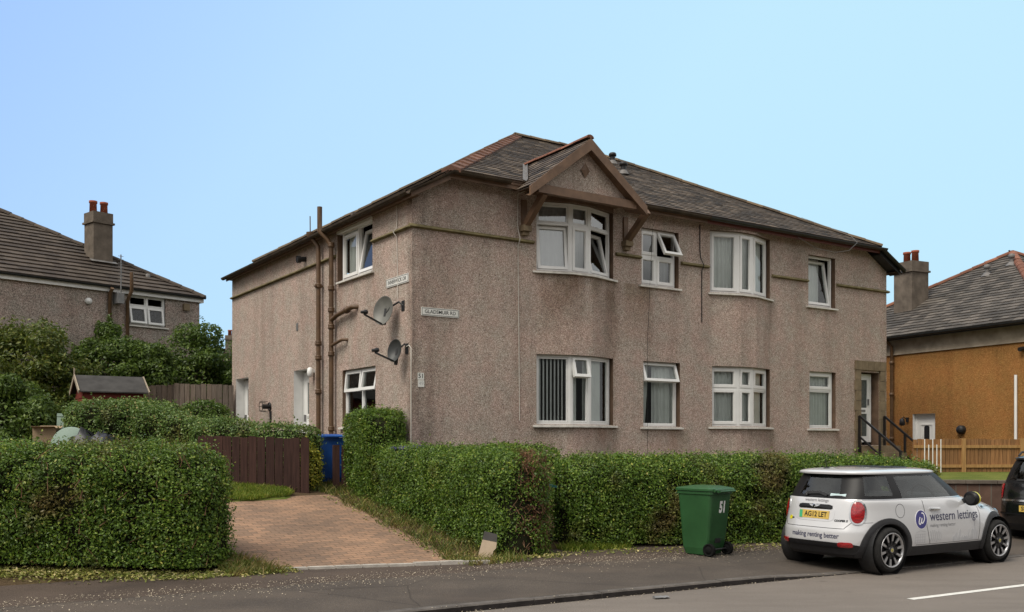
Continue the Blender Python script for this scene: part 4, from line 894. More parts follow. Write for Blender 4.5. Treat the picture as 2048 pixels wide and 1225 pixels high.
def orange_house():
    g = Vector((-.42, .91, 0)).normalized(); H = empty('house', 'orange roughcast house with slate pyramid roof and white side door', 'house', (14.0, 26.0, 0), math.atan2(g.y, g.x))
    # local x runs along the side wall away from the camera, local -y points into the house
    x0, x1 = -.75, 8.6; dp = 9.3; m = MB(); hol = [(2.94, 3.78, .7, 2.66)]
    wall_grid(m, [x0, 2.94, 3.78, x1], [0, .7, 2.66, 4.57], hol, lambda x, z: (x, 0, z)); m.quad((x0, 0, 0), (x0, -dp, 0), (x0, -dp, 4.57), (x0, 0, 4.57)); m.quad((x1, 0, 0), (x1, -dp, 0), (x1, -dp, 4.57), (x1, 0, 4.57)); m.quad((x0, -dp, 0), (x1, -dp, 0), (x1, -dp, 4.57), (x0, -dp, 4.57))
    m.build('wall', 'orange_harling', H)
    m = MB(); m.box(x0 - .02, x1 + .02, -dp - .02, .02, 4.575, 5.06); m.box(x0 - .05, x1 + .05, -dp - .05, .05, 4.54, 4.574); m.build('eaves_band', 'band_render', H)
    m = MB(); hs = hip_roof(m, x0, x1, -dp, 0, 5.1, 2.95, .3, .21, .32); r = m.build('roof', 'slate_grey', H)
    m = MB()
    for a, b in hs: ridge_tiles(m, a, b, .38, .13)
    m.build('ridge_tile', 'ridge_red', r)
    m = MB(); half_gutter(m, (x0 - .3, .36, 5.08), (x1 + .3, .36, 5.08), .07); m.cut(); half_gutter(m, (x0 - .36, .3, 5.08), (x0 - .36, -dp - .3, 5.08), .07); m.box(x0 - .3, x1 + .3, .26, .29, 4.98, 5.12); m.quad((x0, 0, 5.062), (x1, 0, 5.062), (x1, .28, 5.0), (x0, .28, 5.0)); m.build('gutter', 'black_gutter', H)
    chimney(r, 5.4, -1.7, 5.6, 7.75, .75, .75, ((-.17, 0), (.17, .0)))
    m = MB(); m.quad((4.9, -1.1, 5.86), (5.9, -1.1, 5.86), (5.9, -1.34, 6.06), (4.9, -1.34, 6.06)); m.build('lead_flashing', 'lead', r)
    m = MB()
    for x, y in ((3.7, -3.2), (3.2, -3.7)):
        z = 5.1 + (.3 - y) * 2.95 / 4.95; m.cut(); m.tube([(x, y, z - .1), (x, y, z + .22)], .06, 10); m.lathe([(.2, -.05), (.08, .08)], (x, y, z), n=12); m.lathe([(0, .36), (.09, .33), (.1, .22), (.06, .2)], (x, y, z), n=12)
    m.build_parts('roof_vent', 'lead', r)
    # door
    d = MB(); fr = Frame((3.78, 0), (-1, 0), .12); w = .84; fr.ring(d, 0, w, .7, 2.66, .06, 0, .07); D = tag(d.build('door', 'white_upvc', H), 'white side door with a small dark arched pane')
    l = MB(); fr.bar(l, .06, w - .06, .76, 2.6, .015, .055); fr.ring(l, .18, w - .18, .9, 2.35, .035, -.004, .02); l.build('door_leaf', 'white_upvc', D)
    l = MB(); c = w / 2; pts = [(c - .1, 1.5), (c + .1, 1.5), (c + .1, 2.25)] + [(c + .1 * math.cos(a), 2.25 + .06 * math.sin(a)) for a in (PI * .25, PI * .5, PI * .75)] + [(c - .1, 2.25)]; l.poly([fr.P(a, z, .008) for a, z in pts]); l.build('pane', 'black_plastic', D)
    rv = MB(); 
    for x in (2.94, 3.78): rv.quad((x, 0, .7), (x, 0, 2.66), (x, -.2, 2.66), (x, -.2, .7))
    rv.quad((2.94, 0, 2.66), (3.78, 0, 2.66), (3.78, -.2, 2.66), (2.94, -.2, 2.66)); rv.build('door_reveal', 'white_paint', H)
    m = MB(); m.tube([(4.52, .1, .8), (4.52, .1, 4.8), (4.56, .34, 5.04)], .05, 10); [m.lathe([(.05, -.05), (.07, -.04), (.07, .04), (.05, .05)], (4.52, .1, z), n=12) for z in (1.9, 3.3, 4.3)]; m.build('drainpipe', 'pipe_brown', H)
    m = MB(); m.tube([(.2, .05, .9), (.2, .05, 3.65)], .04, 10); m.build('waste_pipe', 'white_upvc', H)
    m = MB(); m.box(3.93, 4.01, .0, .05, 2.42, 2.56); m.tube([(3.97, .05, 2.5), (3.97, .2, 2.58), (3.97, .24, 2.5)], .015, 6); m.lathe([(.02, .12), (.07, .08), (.09, -.08), (.05, -.12)], (3.97, .24, 2.42), n=10); m.build('wall_lamp', 'black_plastic', H)
    m = MB(); m.lathe([(.13, 0), (.13, .1), (.09, .16), (.0, .17)], (1.97, 0, 2.16), (0, 1, 0), 18); m.build('boiler_flue', 'black_plastic', H)
    m = MB(); m.tube([(.0, .0, 4.36), (.0, .16, 4.33)], .06, 10); m.build('overflow_pipe', 'black_plastic', H)
orange_house()
def left_house():
    h = Vector((.65, .757, 0)).normalized(); H = empty('house', 'grey roughcast house with brown tiled hip roof behind the shrubs', 'house', (-10.2, 31.0, 0), math.atan2(h.y, h.x))
    x0, dp = -16., 9.0; hol = [(-2.42, -1.2, 5.42, 6.34)]; m = MB()
    wall_grid(m, [x0, -2.42, -1.2, 0], [0, 5.42, 6.34, 6.46], hol, lambda x, z: (x, 0, z)); m.quad((0, 0, 0), (0, dp, 0), (0, dp, 6.46), (0, 0, 6.46)); m.quad((x0, 0, 0), (x0, dp, 0), (x0, dp, 6.46), (x0, 0, 6.46)); m.quad((0, dp, 0), (x0, dp, 0), (x0, dp, 6.46), (0, dp, 6.46)); m.build('wall', 'grey_harling', H)
    m = MB(); hs = hip_roof(m, x0, 0, 0, dp, 6.5, 2.75, .1, .3, .33, .03); r = m.build('roof', 'concrete_tile', H); m = MB()
    for a, b in hs: ridge_tiles(m, a, b, .4, .13)
    m.build('ridge_tile', 'concrete_tile', r)
    m = MB(); m.box(x0 - .1, .1, -.1, -.07, 6.33, 6.47); m.quad((x0, -.08, 6.34), (.08, -.08, 6.34), (.08, 0.01, 6.34), (x0, 0.01, 6.34)); m.box(.07, .1, -.07, dp, 6.33, 6.47); m.build('fascia', 'white_paint', H)
    m = MB(); half_gutter(m, (x0 - .1, -.165, 6.5), (.12, -.165, 6.5), .06); m.build('gutter', 'black_gutter', H)
    chimney(r, -2.52, 1.72, 6.9, 9.05, .62, .62, ((-.16, .03), (.16, -.03)))
    m = MB(); m.quad((-2.95, 1.3, 7.46), (-2.1, 1.3, 7.46), (-2.1, 1.43, 7.54), (-2.95, 1.43, 7.54)); m.build('lead_flashing', 'lead', r)
    w = 1.22; fr = Frame((-2.42, 0), (1, 0), .05); z0, z1 = 5.42, 6.34; tr = 6.0; mm = w / 2
    window(H, [(fr, w, [mm], [(.05, w - .05, tr)], [(.055, mm - .03, tr + .03, z1 - .05, 'fix'), (mm + .03, w - .055, tr + .03, z1 - .05, 'fix'), (.05, mm - .03, z0 + .04, tr - .02, 'top', R(13)), (mm + .03, w - .05, z0 + .04, tr - .02, 'top', R(10))])], z0, z1, None, 'glass')
    m = MB(); m.tube([(-3.05, -.09, 2), (-3.05, -.09, 6.25), (-3.05, -.25, 6.42)], .055, 10); m.lathe([(.06, 0), (.075, .02), (.075, .08), (.06, .1)], (-3.05, -.09, 5.3), n=10); m.build('drainpipe', 'pipe_brown', H)
    m = MB(); m.tube([(-2.5, -.1, 2), (-2.5, -.1, 6.1), (-2.5, -.36, 6.4), (-2.5, -.36, 6.95)], .055, 10); m.build('drainpipe', 'pipe_brown', H)
    m = MB(); m.tube([(-2.82, -.32, 6.0), (-2.82, -.32, 7.45)], .018, 6); [m.bar((-2.9, -.32, z), (-2.74, -.32, z), .012, .012) for z in lin(6.7, 7.4, 7)]; m.box(-2.92, -2.72, -.34, 0, 5.98, 6.28); m.build('aerial', 'grey_metal', H)
    m = MB(); m.box(-.6, -.4, -.1, 0, 6.03, 6.24); m.build('vent_box', 'sandstone', H)
    m = MB(); m.lathe([(.09, 0), (.1, .08), (0, .1)], (-3.68, 0, 5.98), (0, -1, 0), 14); m.build('wall_vent', 'white_upvc', H)
    m = MB(); m.tube([(-3.46, -.05, 5.2), (-3.46, -.05, 4.88), (-3.1, -.05, 4.86)], .03, 8); m.build('waste_pipe', 'black_plastic', H)
    m = MB(); m.lathe([(.0, .14), (.07, .12), (.08, 0), (.08, -.05)], (-1.3, .9, 7.08), n=10); m.build('roof_vent', 'lead', r)
left_house()
def far_house():
    H = empty('house', 'distant house with only its chimney showing above the shrubs', 'house', (-19.3, 60, 0)); m = MB()
    for a, b in (((-6, 0), (6, 0)), ((6, 0), (6, 8)), ((6, 8), (-6, 8)), ((-6, 8), (-6, 0))): m.quad((*a, 0), (*b, 0), (*b, 5.6), (*a, 5.6))
    m.build('wall', 'grey_harling', H); m = MB(); hip_roof(m, -6, 6, 0, 8, 5.6, 2.2, .3, .4, .5); r = m.build('roof', 'concrete_tile', H); chimney(r, .5, 3.6, 6.5, 8.85, .62, .6, ((-.1, 0), (.14, 0)), .3)
far_house()
# ------------------------------------------------------------------ fences, gate, shed
def board_fence(name, label, p, q, z_top, mat, bw=.13, gap=.012, posts=(), post_mat=None, rails=True, tilt=.006, group=None, back=True, base=None):
    p, q = Vector((*p, 0)), Vector((*q, 0)); d = (q - p); L = d.length; e = empty(name, label, 'fence', (p.x, p.y, 0), math.atan2(d.y, d.x), group); m = MB(); x = 0.; dn = d.normalized()
    while x < L:
        w = bw * random.uniform(.94, 1.06); c = p + dn * (x + w / 2); zb = (base if base is not None else terrain(c.x, c.y)) - .02; zt = z_top(x / L) if callable(z_top) else z_top; zt += random.uniform(-.012, .012); t = random.uniform(-tilt, tilt)
        m.obox((x, -.011 + random.uniform(-.003, .003), zb), (w, 0, 0), (0, .022, 0), (t, 0, zt - zb)); x += w + gap * random.uniform(.6, 1.5)
    m.build('boards', mat, e)
    if rails:
        m = MB(); y = .011 if back else -.05
        for f in (.2, .78):
            a = terrain(p.x, p.y) if base is None else base; b = terrain(q.x, q.y) if base is None else base; zt0 = z_top(0) if callable(z_top) else z_top; zt1 = z_top(1) if callable(z_top) else z_top
            m.bar((0, y + .022, a + f * (zt0 - a)), (L, y + .022, b + f * (zt1 - b)), .038, .08)
        m.build('rail', post_mat or mat, e)
    for x in posts:
        c = p + dn * x; zb = terrain(c.x, c.y) if base is None else base; m = MB(); m.box(x - .05, x + .05, -.075 if not back else .05, .06 if not back else .15, zb - .1, (z_top(x / L) if callable(z_top) else z_top) + .02); m.build('post', post_mat or mat, e)
    return e
board_fence('fence', 'low dark brown board fence beside the driveway lawn', (-5.9, 17.85), (-3.83, 17.8), lambda f: 1.93 - .045 * f, 'fence_brown', .15, .012, (.1, 1.0, 2.0))
board_fence('fence', 'weathered grey board fence, section nearest the red shed', (-10.4, 26.2), (-9.62, 27.0), lambda f: 3.33 + .12 * f, 'fence_grey', .14, .012, (.05,), None, True, .006, 'grey fence sections by the shed')
board_fence('fence', 'weathered grey board fence, section meeting the end of the brown house', (-9.6, 27.0), (-7.95, 26.9), lambda f: 3.46 - .05 * f, 'fence_grey', .14, .014, (.8,), None, True, .006, 'grey fence sections by the shed')
board_fence('fence', 'new orange-brown timber fence with square posts in front of the orange house', (10.45, 24.75), (14.6, 25.1), 1.88, 'fence_new', .1, .012, (1.35, 2.95), 'fence_post', True, .004, None, False, 1.0)
def gate():
    e = empty('garden_gate', 'dark brown wooden gate and post between the blue bin and the tall hedge', 'gate', (-3.40, 18.35, terrain(-3.40, 18.35)), R(20)); m = MB(); m.box(-.06, .06, -.06, .06, -.1, .86); m.build('post', 'fence_brown', e)
    m = MB(); m.box(.1, .9, -.03, .0, .58, .7); m.box(.1, .9, -.03, 0, .1, .2); [m.box(.1 + i * .15, .22 + i * .15, -.05, -.031, .05, .86) for i in range(5)]; m.build('gate_leaf', 'fence_brown', e)
gate()
def white_rods():
    for i in range(5):
        x, y = 10.62 + i * .11, 24.45 + i * .012; e = empty('garden_stake', 'thin white upright rod in front of the orange-brown fence', 'stake', (x, y, 1.0), 0, 'white rods by the fence'); m = MB(); m.tube([(0, 0, -.2), (0, 0, .86 - (.14 if i % 2 else 0))], .013, 6); m.lathe([(.013, 0), (.02, .01), (0, .03)], (0, 0, .85 - (.14 if i % 2 else 0)), n=6); m.build('rod', 'white_paint', e)
white_rods()
def garden_wall():
    e = empty('garden_wall', 'low dark brick wall holding up the raised lawn', 'wall', (8.15, 19.82, 0), math.atan2(-1.5, 7.8)); m = MB(); m.box(0, 8.0, -.1, .09, 0, .96); m.build('brickwork', 'garden_brick', e); m = MB(); x = 0
    while x < 8: m.box(x, min(8, x + .59), -.14, .12, .962, 1.03); x += .6
    m.build('coping', 'chimney_render', e)
garden_wall()
def shed():
    d = Vector((.8335, .5525, 0)); H = empty('shed', 'small red timber garden shed with a grey felt roof', 'shed', (-10.93, 24.0, 1.25), math.atan2(d.y, d.x)); L, wd = 1.42, 1.1; ez, rz = 1.82, 2.2
    m = MB()   # local x along the ridge, y across
    for k in range(12):
        z = k * .15; m.obox((0, -wd / 2 - .012, z), (L, 0, 0), (0, .02, 0), (0, .012, .148)); m.obox((0, wd / 2 - .008, z), (L, 0, 0), (0, .02, 0), (0, -.012, .148))
        m.obox((-.012, -wd / 2, z), (.02, 0, 0), (0, wd, 0), (.012, 0, .148)); m.obox((L - .008, -wd / 2, z), (.02, 0, 0), (0, wd, 0), (-.012, 0, .148))
    for x in (0, L): m.poly([(x, -wd / 2, 1.8), (x, wd / 2, 1.8), (x, 0, rz - .02)])
    m.build('cladding', 'shed_red', H); m = MB()
    for sg in (-1, 1):
        a, b = (-.1, 0, rz + .05), (L + .1, 0, rz + .05); c, dd = (L + .1, sg * (wd / 2 + .12), ez), (-.1, sg * (wd / 2 + .12), ez); m.loft([[a, b, c, dd], [(p[0], p[1], p[2] - .03) for p in (a, b, c, dd)]], 0, True, False, True, True)
    m.build('roof', 'felt', H); m = MB()
    for x in (-.12, L + .12):
        for sg in (-1, 1): m.bar((x, 0, rz + .02), (x, sg * (wd / 2 + .14), ez - .03), .025, .1, 0, (0, 0, 1))
    m.build('barge_board', 'band_render', H); m = MB(); m.bar((-.12, 0, rz), (-.12, 0, rz + .22), .03, .03, 0, (1, 0, 0)); m.build('finial', 'band_render', H)
shed()
# ------------------------------------------------------------------ bins and odds and ends
plain('bin_wheel', (.009, .009, .009), .9, 0, .1, .2, 9)
def wheelie_bin(mat, label, loc, rz, h=1.07, number=None, tilt=0):
    H = empty('wheelie_bin', label, 'wheelie bin', loc, rz, None); k = h / 1.07
    def rr(x0, x1, y, z, r=.05):
        pts = []
        for cx, cy, a0 in ((x1 - r, y - r, 0), (x0 + r, y - r, 90), (x0 + r, -y + r, 180), (x1 - r, -y + r, 270)):
            for i in range(4): a = R(a0 + i * 30); pts.append((cx + r * math.cos(a), cy + r * math.sin(a), z * k))
        return pts
    m = MB(); m.loft([rr(-.235, .16, .215, .02), rr(-.27, .20, .235, .12), rr(-.28, .23, .24, .25), rr(-.325, .30, .275, .93), rr(-.345, .32, .29, .94), rr(-.345, .32, .29, .985)], 0, True, False, True, True); B = m.build('body', mat, H)
    m = MB(); m.loft([rr(-.375, .34, .305, .99, .07), rr(-.375, .34, .305, 1.02, .07), rr(-.35, .31, .285, 1.035, .07), rr(-.2, .2, .17, 1.062, .08)], 0, True, False, True, True); m.box(-.41, -.37, -.12, .12, .995 * k, 1.02 * k)
    m.tube([(.34, -.25, 1.0 * k), (.34, .25, 1.0 * k)], .028, 10); m.tube([(.41, -.2, .985 * k), (.41, .2, .985 * k)], .017, 8); [m.bar((.33, y, .99 * k), (.41, y, .985 * k), .03, .03) for y in (-.2, -.07, .07, .2)]
    m.build('lid', mat, H)
    for sg in (-1, 1):
        m = MB(); m.lathe([(.0, -.03), (.05, -.03), (.055, -.02), (.075, -.02), (.08, -.028), (.1, -.025), (.1, .025), (.08, .028), (.075, .02), (.0, .02)], (.24, sg * .235, .1), (0, 1, 0), 20); m.build('wheel', 'bin_wheel', H)
    m = MB(); m.tube([(.24, -.24, .1), (.24, .24, .1)], .014, 8); m.box(.205, .235, -.07, .07, .2, .27); m.build('axle', 'black_plastic', H)
    if number:
        m = MB(); ux = Vector((0, 1, 0)); uz = Vector((.07, 0, .68)).normalized(); text_on(m, number, .235, (.264 + .006 + .012, .04, .74), ux, uz, 0, .012, .145); m.build('lettering', 'white_paint', B)
    return H
wheelie_bin('bin_green', 'green wheelie bin numbered 51 standing on the pavement', (3.0, 14.75, terrain(3.0, 14.75) + .004), R(-47), 1.08, '51')
wheelie_bin('bin_blue', 'blue wheelie bin behind the gate post by the drainpipes', (-3.72, 19.35, terrain(-3.72, 19.35)), R(110), .99)
wheelie_bin('bin_teal', 'dark teal bin mostly hidden where the two hedges meet', (.27, 15.25, terrain(.27, 15.25)), R(10), 1.0)
w = HW(-.2, -.42); wheelie_bin('bin_purple', 'purple bin behind the hedge at the corner of the brown house', (w.x, w.y, terrain(w.x, w.y)), HA, 1.1)
def leaning_board():
    H = empty('board', 'pale broken board with a dark top end leaning against the hedge', 'board', (-.40, 13.92, terrain(-.40, 13.92)), R(8)); rt = Matrix.Rotation(R(-16), 4, 'X') @ Matrix.Rotation(R(12), 4, 'Y')
    P = [(-.11, 0), (.085, 0), (.11, .08), (.10, .15), (.135, .2), (.13, .29), (-.085, .29)]
    m = MB(); m.loft([[(x, 0, z) for x, z in P], [(x, .018, z) for x, z in P]], 0, True, False, True, True); m.build('panel', 'board_pale', H, rt)
    P = [(-.085, .292), (.13, .292), (.115, .41), (-.08, .42)]; m = MB(); m.loft([[(x, 0, z) for x, z in P], [(x, .018, z) for x, z in P]], 0, True, False, True, True); m.build('torn_end', 'board_dark', H, rt)
leaning_board()
def junk():
    def at(px, Y): return (px - 1024) / 1900 * Y
    z = 1.2
    H = empty('panel', 'tall pale green panel leaning by the garden hedge', 'panel', (at(128, 21.3), 21.3, z), R(8)); m = MB(); rt = Matrix.Rotation(R(-8), 4, 'X'); m.box(-.2, .55, 0, .03, 0, 1.27); m.box(-.2, .55, -.012, 0, 1.2, 1.27); m.build('sheet', 'pale_green_panel', H, rt)
    H = empty('round_table_top', 'pale green round table top standing on its edge', 'table top', (at(141, 20.25), 20.25, z), R(5)); m = MB(); m.lathe([(0, -.015), (.40, -.015), (.42, 0), (.40, .015), (0, .015)], (0, 0, .52), (0, 1, -.12), 40); m.lathe([(.1, .016), (.1, .05), (0, .05)], (0, 0, .52), (0, 1, -.12), 16); m.build('disc', 'pale_green_panel', H)
    H = empty('cardboard_box', 'brown cardboard box behind the big hedge', 'box', (at(94, 21.0), 21.0, z), R(10)); m = MB(); m.box(-.24, .24, -.2, .2, 0, .92); m.obox((-.24, -.2, .92), (.48, 0, 0), (0, -.14, .03), (0, 0, .006)); m.obox((-.24, .2, .92), (.48, 0, 0), (0, .15, .05), (0, 0, .006)); m.build('carton', 'cardboard', H)
    for px, mat, lb, r in ((170, 'bag_black', 'shiny black rubbish bag behind the big hedge, left of the grey bag', .34), (203, 'bag_grey', 'shiny blue-grey rubbish bag behind the big hedge', .3)):
        H = empty('rubbish_bag', lb, 'rubbish bag', (at(px, 20.3), 20.3, z - .08), 0, 'rubbish bags behind the hedge'); m = MB(); rg = []
        for i in range(13):
            el = -PI / 2 + PI * i / 12; row = []
            for k in range(20):
                a = 2 * PI * k / 20; v = Vector((math.cos(a) * math.cos(el), math.sin(a) * math.cos(el), math.sin(el))); n = 1 + .34 * noise.noise(v * 2.4 + Vector((px, 0, 0))) + .2 * noise.noise(v * 6)
                row.append((v.x * r * n * 1.05, v.y * r * n, .46 + v.z * .42 * n))
            rg.append(row)
        m.loft(rg); m.tube([(0, 0, .78), (.03, .0, .86), (.08, .02, .9)], [.06, .025, .07], 8); m.build('sack', mat, H)
junk()
# ------------------------------------------------------------------ foliage
RNG = np.random.default_rng(11)
def leaf_mesh(name, P, Nn, size, mat, parent, aspect=.55, rand=.9, droop=0.):
    """one small folded leaf at every point P, roughly facing Nn"""
    n = len(P); N = Nn + RNG.normal(0, rand, (n, 3)); N /= np.linalg.norm(N, axis=1, keepdims=True) + 1e-9
    T = RNG.normal(0, 1, (n, 3)); T[:, 2] -= droop; T -= N * (T * N).sum(1, keepdims=True); T /= np.linalg.norm(T, axis=1, keepdims=True) + 1e-9
    B = np.cross(N, T); s = (size * RNG.uniform(.65, 1.3, n))[:, None]; f = RNG.uniform(.05, .3, n)[:, None]
    V = np.stack([P - T * s * .5, P + B * s * aspect * .5 + N * s * f * .4, P + T * s * .5, P - B * s * aspect * .5 + N * s * f * .4], 1).reshape(-1, 3)
    F = np.arange(4 * n).reshape(-1, 4)
    return quick_mesh(name, V, F, mat, parent)
def sample_mesh(V, F, n):
    """area-weighted random points and normals on quads"""
    V = np.asarray(V, float); F = np.asarray(F); a, b, c, d = V[F[:, 0]], V[F[:, 1]], V[F[:, 2]], V[F[:, 3]]
    nr = np.cross(c - a, d - b); ar = np.linalg.norm(nr, axis=1) + 1e-12; k = RNG.choice(len(F), n, p=ar / ar.sum()); u, v = RNG.random((n, 1)), RNG.random((n, 1))
    p = (a[k] * (1 - u) + b[k] * u) * (1 - v) + (d[k] * (1 - u) + c[k] * u) * v
    return p, nr[k] / ar[k][:, None]
def fbm(v, s, o): return noise.noise(Vector(v) * s + Vector((o, o * .7, o * 1.3)))
def hedge_surface(path, rough, seed, shoulder=.22, cap=.35):
    """rounded hedge along path of (x, y, width, height of its top); follows the ground"""
    pts = [Vector(p) for p in [(a[0], a[1], 0) for a in path]]; S = [0]
    for a, b in zip(pts, pts[1:]): S.append(S[-1] + (b - a).length)
    L = S[-1]; n = max(8, int(L / .11)); rings = []; M = 30
    for i in range(n + 1):
        d = L * i / n
        x, y, w, h = (float(np.interp(d, S, [p[j] for p in path])) for j in range(4))
        d2 = min(L, d + .05); d1 = max(0, d - .05); dx = np.interp(d2, S, [p[0] for p in path]) - np.interp(d1, S, [p[0] for p in path]); dy = np.interp(d2, S, [p[1] for p in path]) - np.interp(d1, S, [p[1] for p in path])
        l = math.hypot(dx, dy); nx, ny = -dy / l, dx / l
        e = min(d, L - d); q = 1. if e > cap else math.sqrt(max(0, 1 - (1 - e / cap) ** 2)); q = .12 + .88 * q; qh = .9 + .1 * q if e < cap else 1
        row = []
        for k in range(M + 1):
            t = -1 + 2 * k / M; a = abs(t)      # down one side, over the top, down the other
            hs = .62
            if a > 1 - hs: z = (1 - (a - (1 - hs)) / hs) * (1 - shoulder * .55) ; o = 1.0 - .06 * (1 - z)
            else: f = a / (1 - hs); z = 1 - shoulder * .55 * f ** 3.2; o = f ** .8 if f < .8 else .8 ** .8 + (1 - .8 ** .8) * math.sin((f - .8) / .2 * PI / 2)
            o *= (1 if t > 0 else -1) * w / 2 * q
            g = terrain(x, y); p = Vector((x + nx * o, y + ny * o, g + (h - g) * qh * z))
            dn = fbm(p, 1.1, seed) * .6 + fbm(p, 3.2, seed + 9) * .4
            p += Vector((nx * (1 if t > 0 else -1), ny * (1 if t > 0 else -1), .7)) * dn * rough if z > .05 else Vector()
            row.append(p)
        rings.append(row)
    return rings
def rings_to_arrays(rings):
    V = np.array([tuple(p) for r in rings for p in r]); n = len(rings[0])
    F = np.array([(i * n + k, i * n + k + 1, (i + 1) * n + k + 1, (i + 1) * n + k) for i in range(len(rings) - 1) for k in range(n - 1)])
    return V, F
def hedge(label, path, dens, size, mat='privet', rough=.07, seed=1., shoulder=.22, cap=.35, fringe=.5, group=None, twigs=0, front=None, deep=.07, dead=None):
    H = empty('hedge', label, 'hedge', (path[0][0], path[0][1], terrain(path[0][0], path[0][1])), 0, group)
    rings = hedge_surface(path, rough, seed, shoulder, cap); V, F = rings_to_arrays(rings); o = np.array(H.location)
    # close both ends
    n = len(rings[0]); V2 = list(V); F2 = [tuple(f) for f in F]
    for r, base in ((rings[0], 0), (rings[-1], (len(rings) - 1) * n)):
        for k in range(n // 2): F2.append((base + k, base + k + 1, base + n - 2 - k, base + n - 1 - k))
    F2 = np.array(F2)
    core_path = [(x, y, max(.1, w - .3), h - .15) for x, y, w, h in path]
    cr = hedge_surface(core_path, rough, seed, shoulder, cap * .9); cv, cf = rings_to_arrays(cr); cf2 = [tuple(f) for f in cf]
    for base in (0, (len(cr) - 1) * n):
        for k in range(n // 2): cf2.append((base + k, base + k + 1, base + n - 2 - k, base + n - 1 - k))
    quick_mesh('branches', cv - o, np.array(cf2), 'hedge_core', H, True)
    a, b, c, d = np.array(V2)[F2[:, 0]], np.array(V2)[F2[:, 1]], np.array(V2)[F2[:, 2]], np.array(V2)[F2[:, 3]]
    area = (np.linalg.norm(np.cross(c - a, d - b), axis=1) / 2).sum(); cnt = int(area * dens)
    P, N = sample_mesh(V2, F2, cnt)
    # outward normals
    cx = np.array([(p[0], p[1], (terrain(p[0], p[1]) + p[3]) * .5) for p in path]); dd = ((P[:, None, :2] - np.array([[(1 - f) * cx[i] + f * cx[i + 1] for f in np.linspace(0, 1, 12)] for i in range(len(cx) - 1)]).reshape(-1, 3)[None, :, :2]) ** 2).sum(2)
    C = np.array([[(1 - f) * cx[i] + f * cx[i + 1] for f in np.linspace(0, 1, 12)] for i in range(len(cx) - 1)]).reshape(-1, 3)[dd.argmin(1)]
    sgn = np.sign(((P - C) * N).sum(1, keepdims=True)); sgn[sgn == 0] = 1; N = N * sgn
    nz = np.array([fbm(p, 2.6, seed + 3) for p in P]); off = RNG.normal(-.015, deep * .5, cnt) - deep * np.clip(-nz * 1.6, 0, 1)
    off = np.where(RNG.random(cnt) < .03, np.abs(off) + RNG.uniform(.02, .07, cnt), off)
    keep = RNG.random(cnt) < np.clip(1.15 + nz * 1.5, .5, 1)
    P = P + N * off[:, None]; P = P[keep]; N = N[keep]
    leaf_mesh('foliage', P - o, N + np.array([0, 0, .35]), size, mat, H)
    if twigs:
        m = MB(); tp, tn = sample_mesh(V2, F2, twigs * 6); k = 0
        for p, nn in zip(tp, tn):
            if front is not None and not front(p): continue
            k += 1
            if k > twigs: break
            v = Vector(p - o); s = 1 if (Vector(nn).dot(Vector(p) - Vector(C[0])) > 0) else -1; d = Vector((RNG.normal(0, .6), RNG.normal(0, .6), RNG.uniform(.3, 1.1))).normalized(); L = RNG.uniform(.12, .34)
            m.tube([v - d * L * .5, v + Vector((RNG.normal(0, .015), RNG.normal(0, .015), 0)), v + d * L * .5], [.006, .005, .003], 4)
        if m.v: m.build('twigs', 'twig', H)
    if dead is not None:
        q, nn = sample_mesh(V2, F2, 60000); s = np.array([dead(v) for v in q]); q = q[s] + RNG.normal(0, .03, (s.sum(), 3)); leaf_mesh('dead_leaves', q - o, nn[s], .04, 'dead_leaf', H)
    return H
def LP(s, t, w, h): p = HW(s, t); return (p.x, p.y, w, h)
hedge('big clipped privet hedge left of the driveway, nearest the camera', [(-9.3, 11.95, 1.25, 1.79), (-7, 12.35, 1.3, 1.77), (-5.2, 12.64, 1.3, 1.77), (-3.88, 12.88, 1.25, 1.71)], 5200, .041, 'privet', .085, 2.0, .42, .5, twigs=420, deep=.10)
hedge('clipped privet hedge along the right side of the driveway', [LP(-.22, -4.3, 1.12, 1.63), LP(-.25, -3.0, 1.1, 1.68), LP(-.3, -1.6, 1.05, 1.70), LP(-.44, -.4, .85, 1.72), LP(-.46, .5, .78, 1.72)], 5200, .04, 'privet', .07, 5.0, .34, .42, twigs=420, deep=.09, front=lambda p: p[0] > .05, dead=lambda p: p[1] < 14.95 and RNG.random() < .75 * math.exp(-((p[0] - .30 - .12 * (1 - p[2])) / .10) ** 2) * min(1, max(0, p[2] - .15) * 2))
hedge('tall square-topped hedge block at the corner of the brown house', [LP(-.52, -.02, .84, 2.42), LP(-.52, .6, .84, 2.42), LP(-.54, 1.15, .8, 2.38)], 5200, .04, 'privet', .04, 8.0, .05, .1, deep=.06)
hedge('long clipped privet hedge behind the green bin and silver car', [(.72, 15.62, 1.0, 1.58), (2.5, 16.15, 1.05, 1.57), (4.44, 16.80, 1.05, 1.57), (6.4, 17.45, 1.05, 1.54), (7.9, 17.98, 1.0, 1.38)], 4800, .042, 'privet', .07, 12.0, .34, .4, deep=.09)
hedge('tall clipped hedge corner in front of the red shed', [(-9.85, 20.95, 1.0, 2.66), (-9.1, 21.1, 1.05, 2.72), (-8.3, 21.2, 1.1, 2.74), (-7.4, 21.25, 1.0, 2.62)], 1500, .06, 'privet_bg', .07, 15., .3, .25)
hedge('sloping low hedge between the shed and the brown fence', [(-8.1, 20.7, 1.0, 2.70), (-7.2, 20.4, 1.0, 2.44), (-6.2, 20.0, 1.0, 2.22), (-5.5, 19.7, .9, 2.12)], 1500, .06, 'privet_bg', .08, 18., .25, .3)
hedge('rounded low hedge bush behind the left end of the brown fence', [(-6.4, 19.15, .95, 2.2), (-5.75, 19.05, 1.0, 2.3), (-5.05, 18.95, .95, 2.2)], 1700, .055, 'privet_bg', .06, 21., .4, .4)
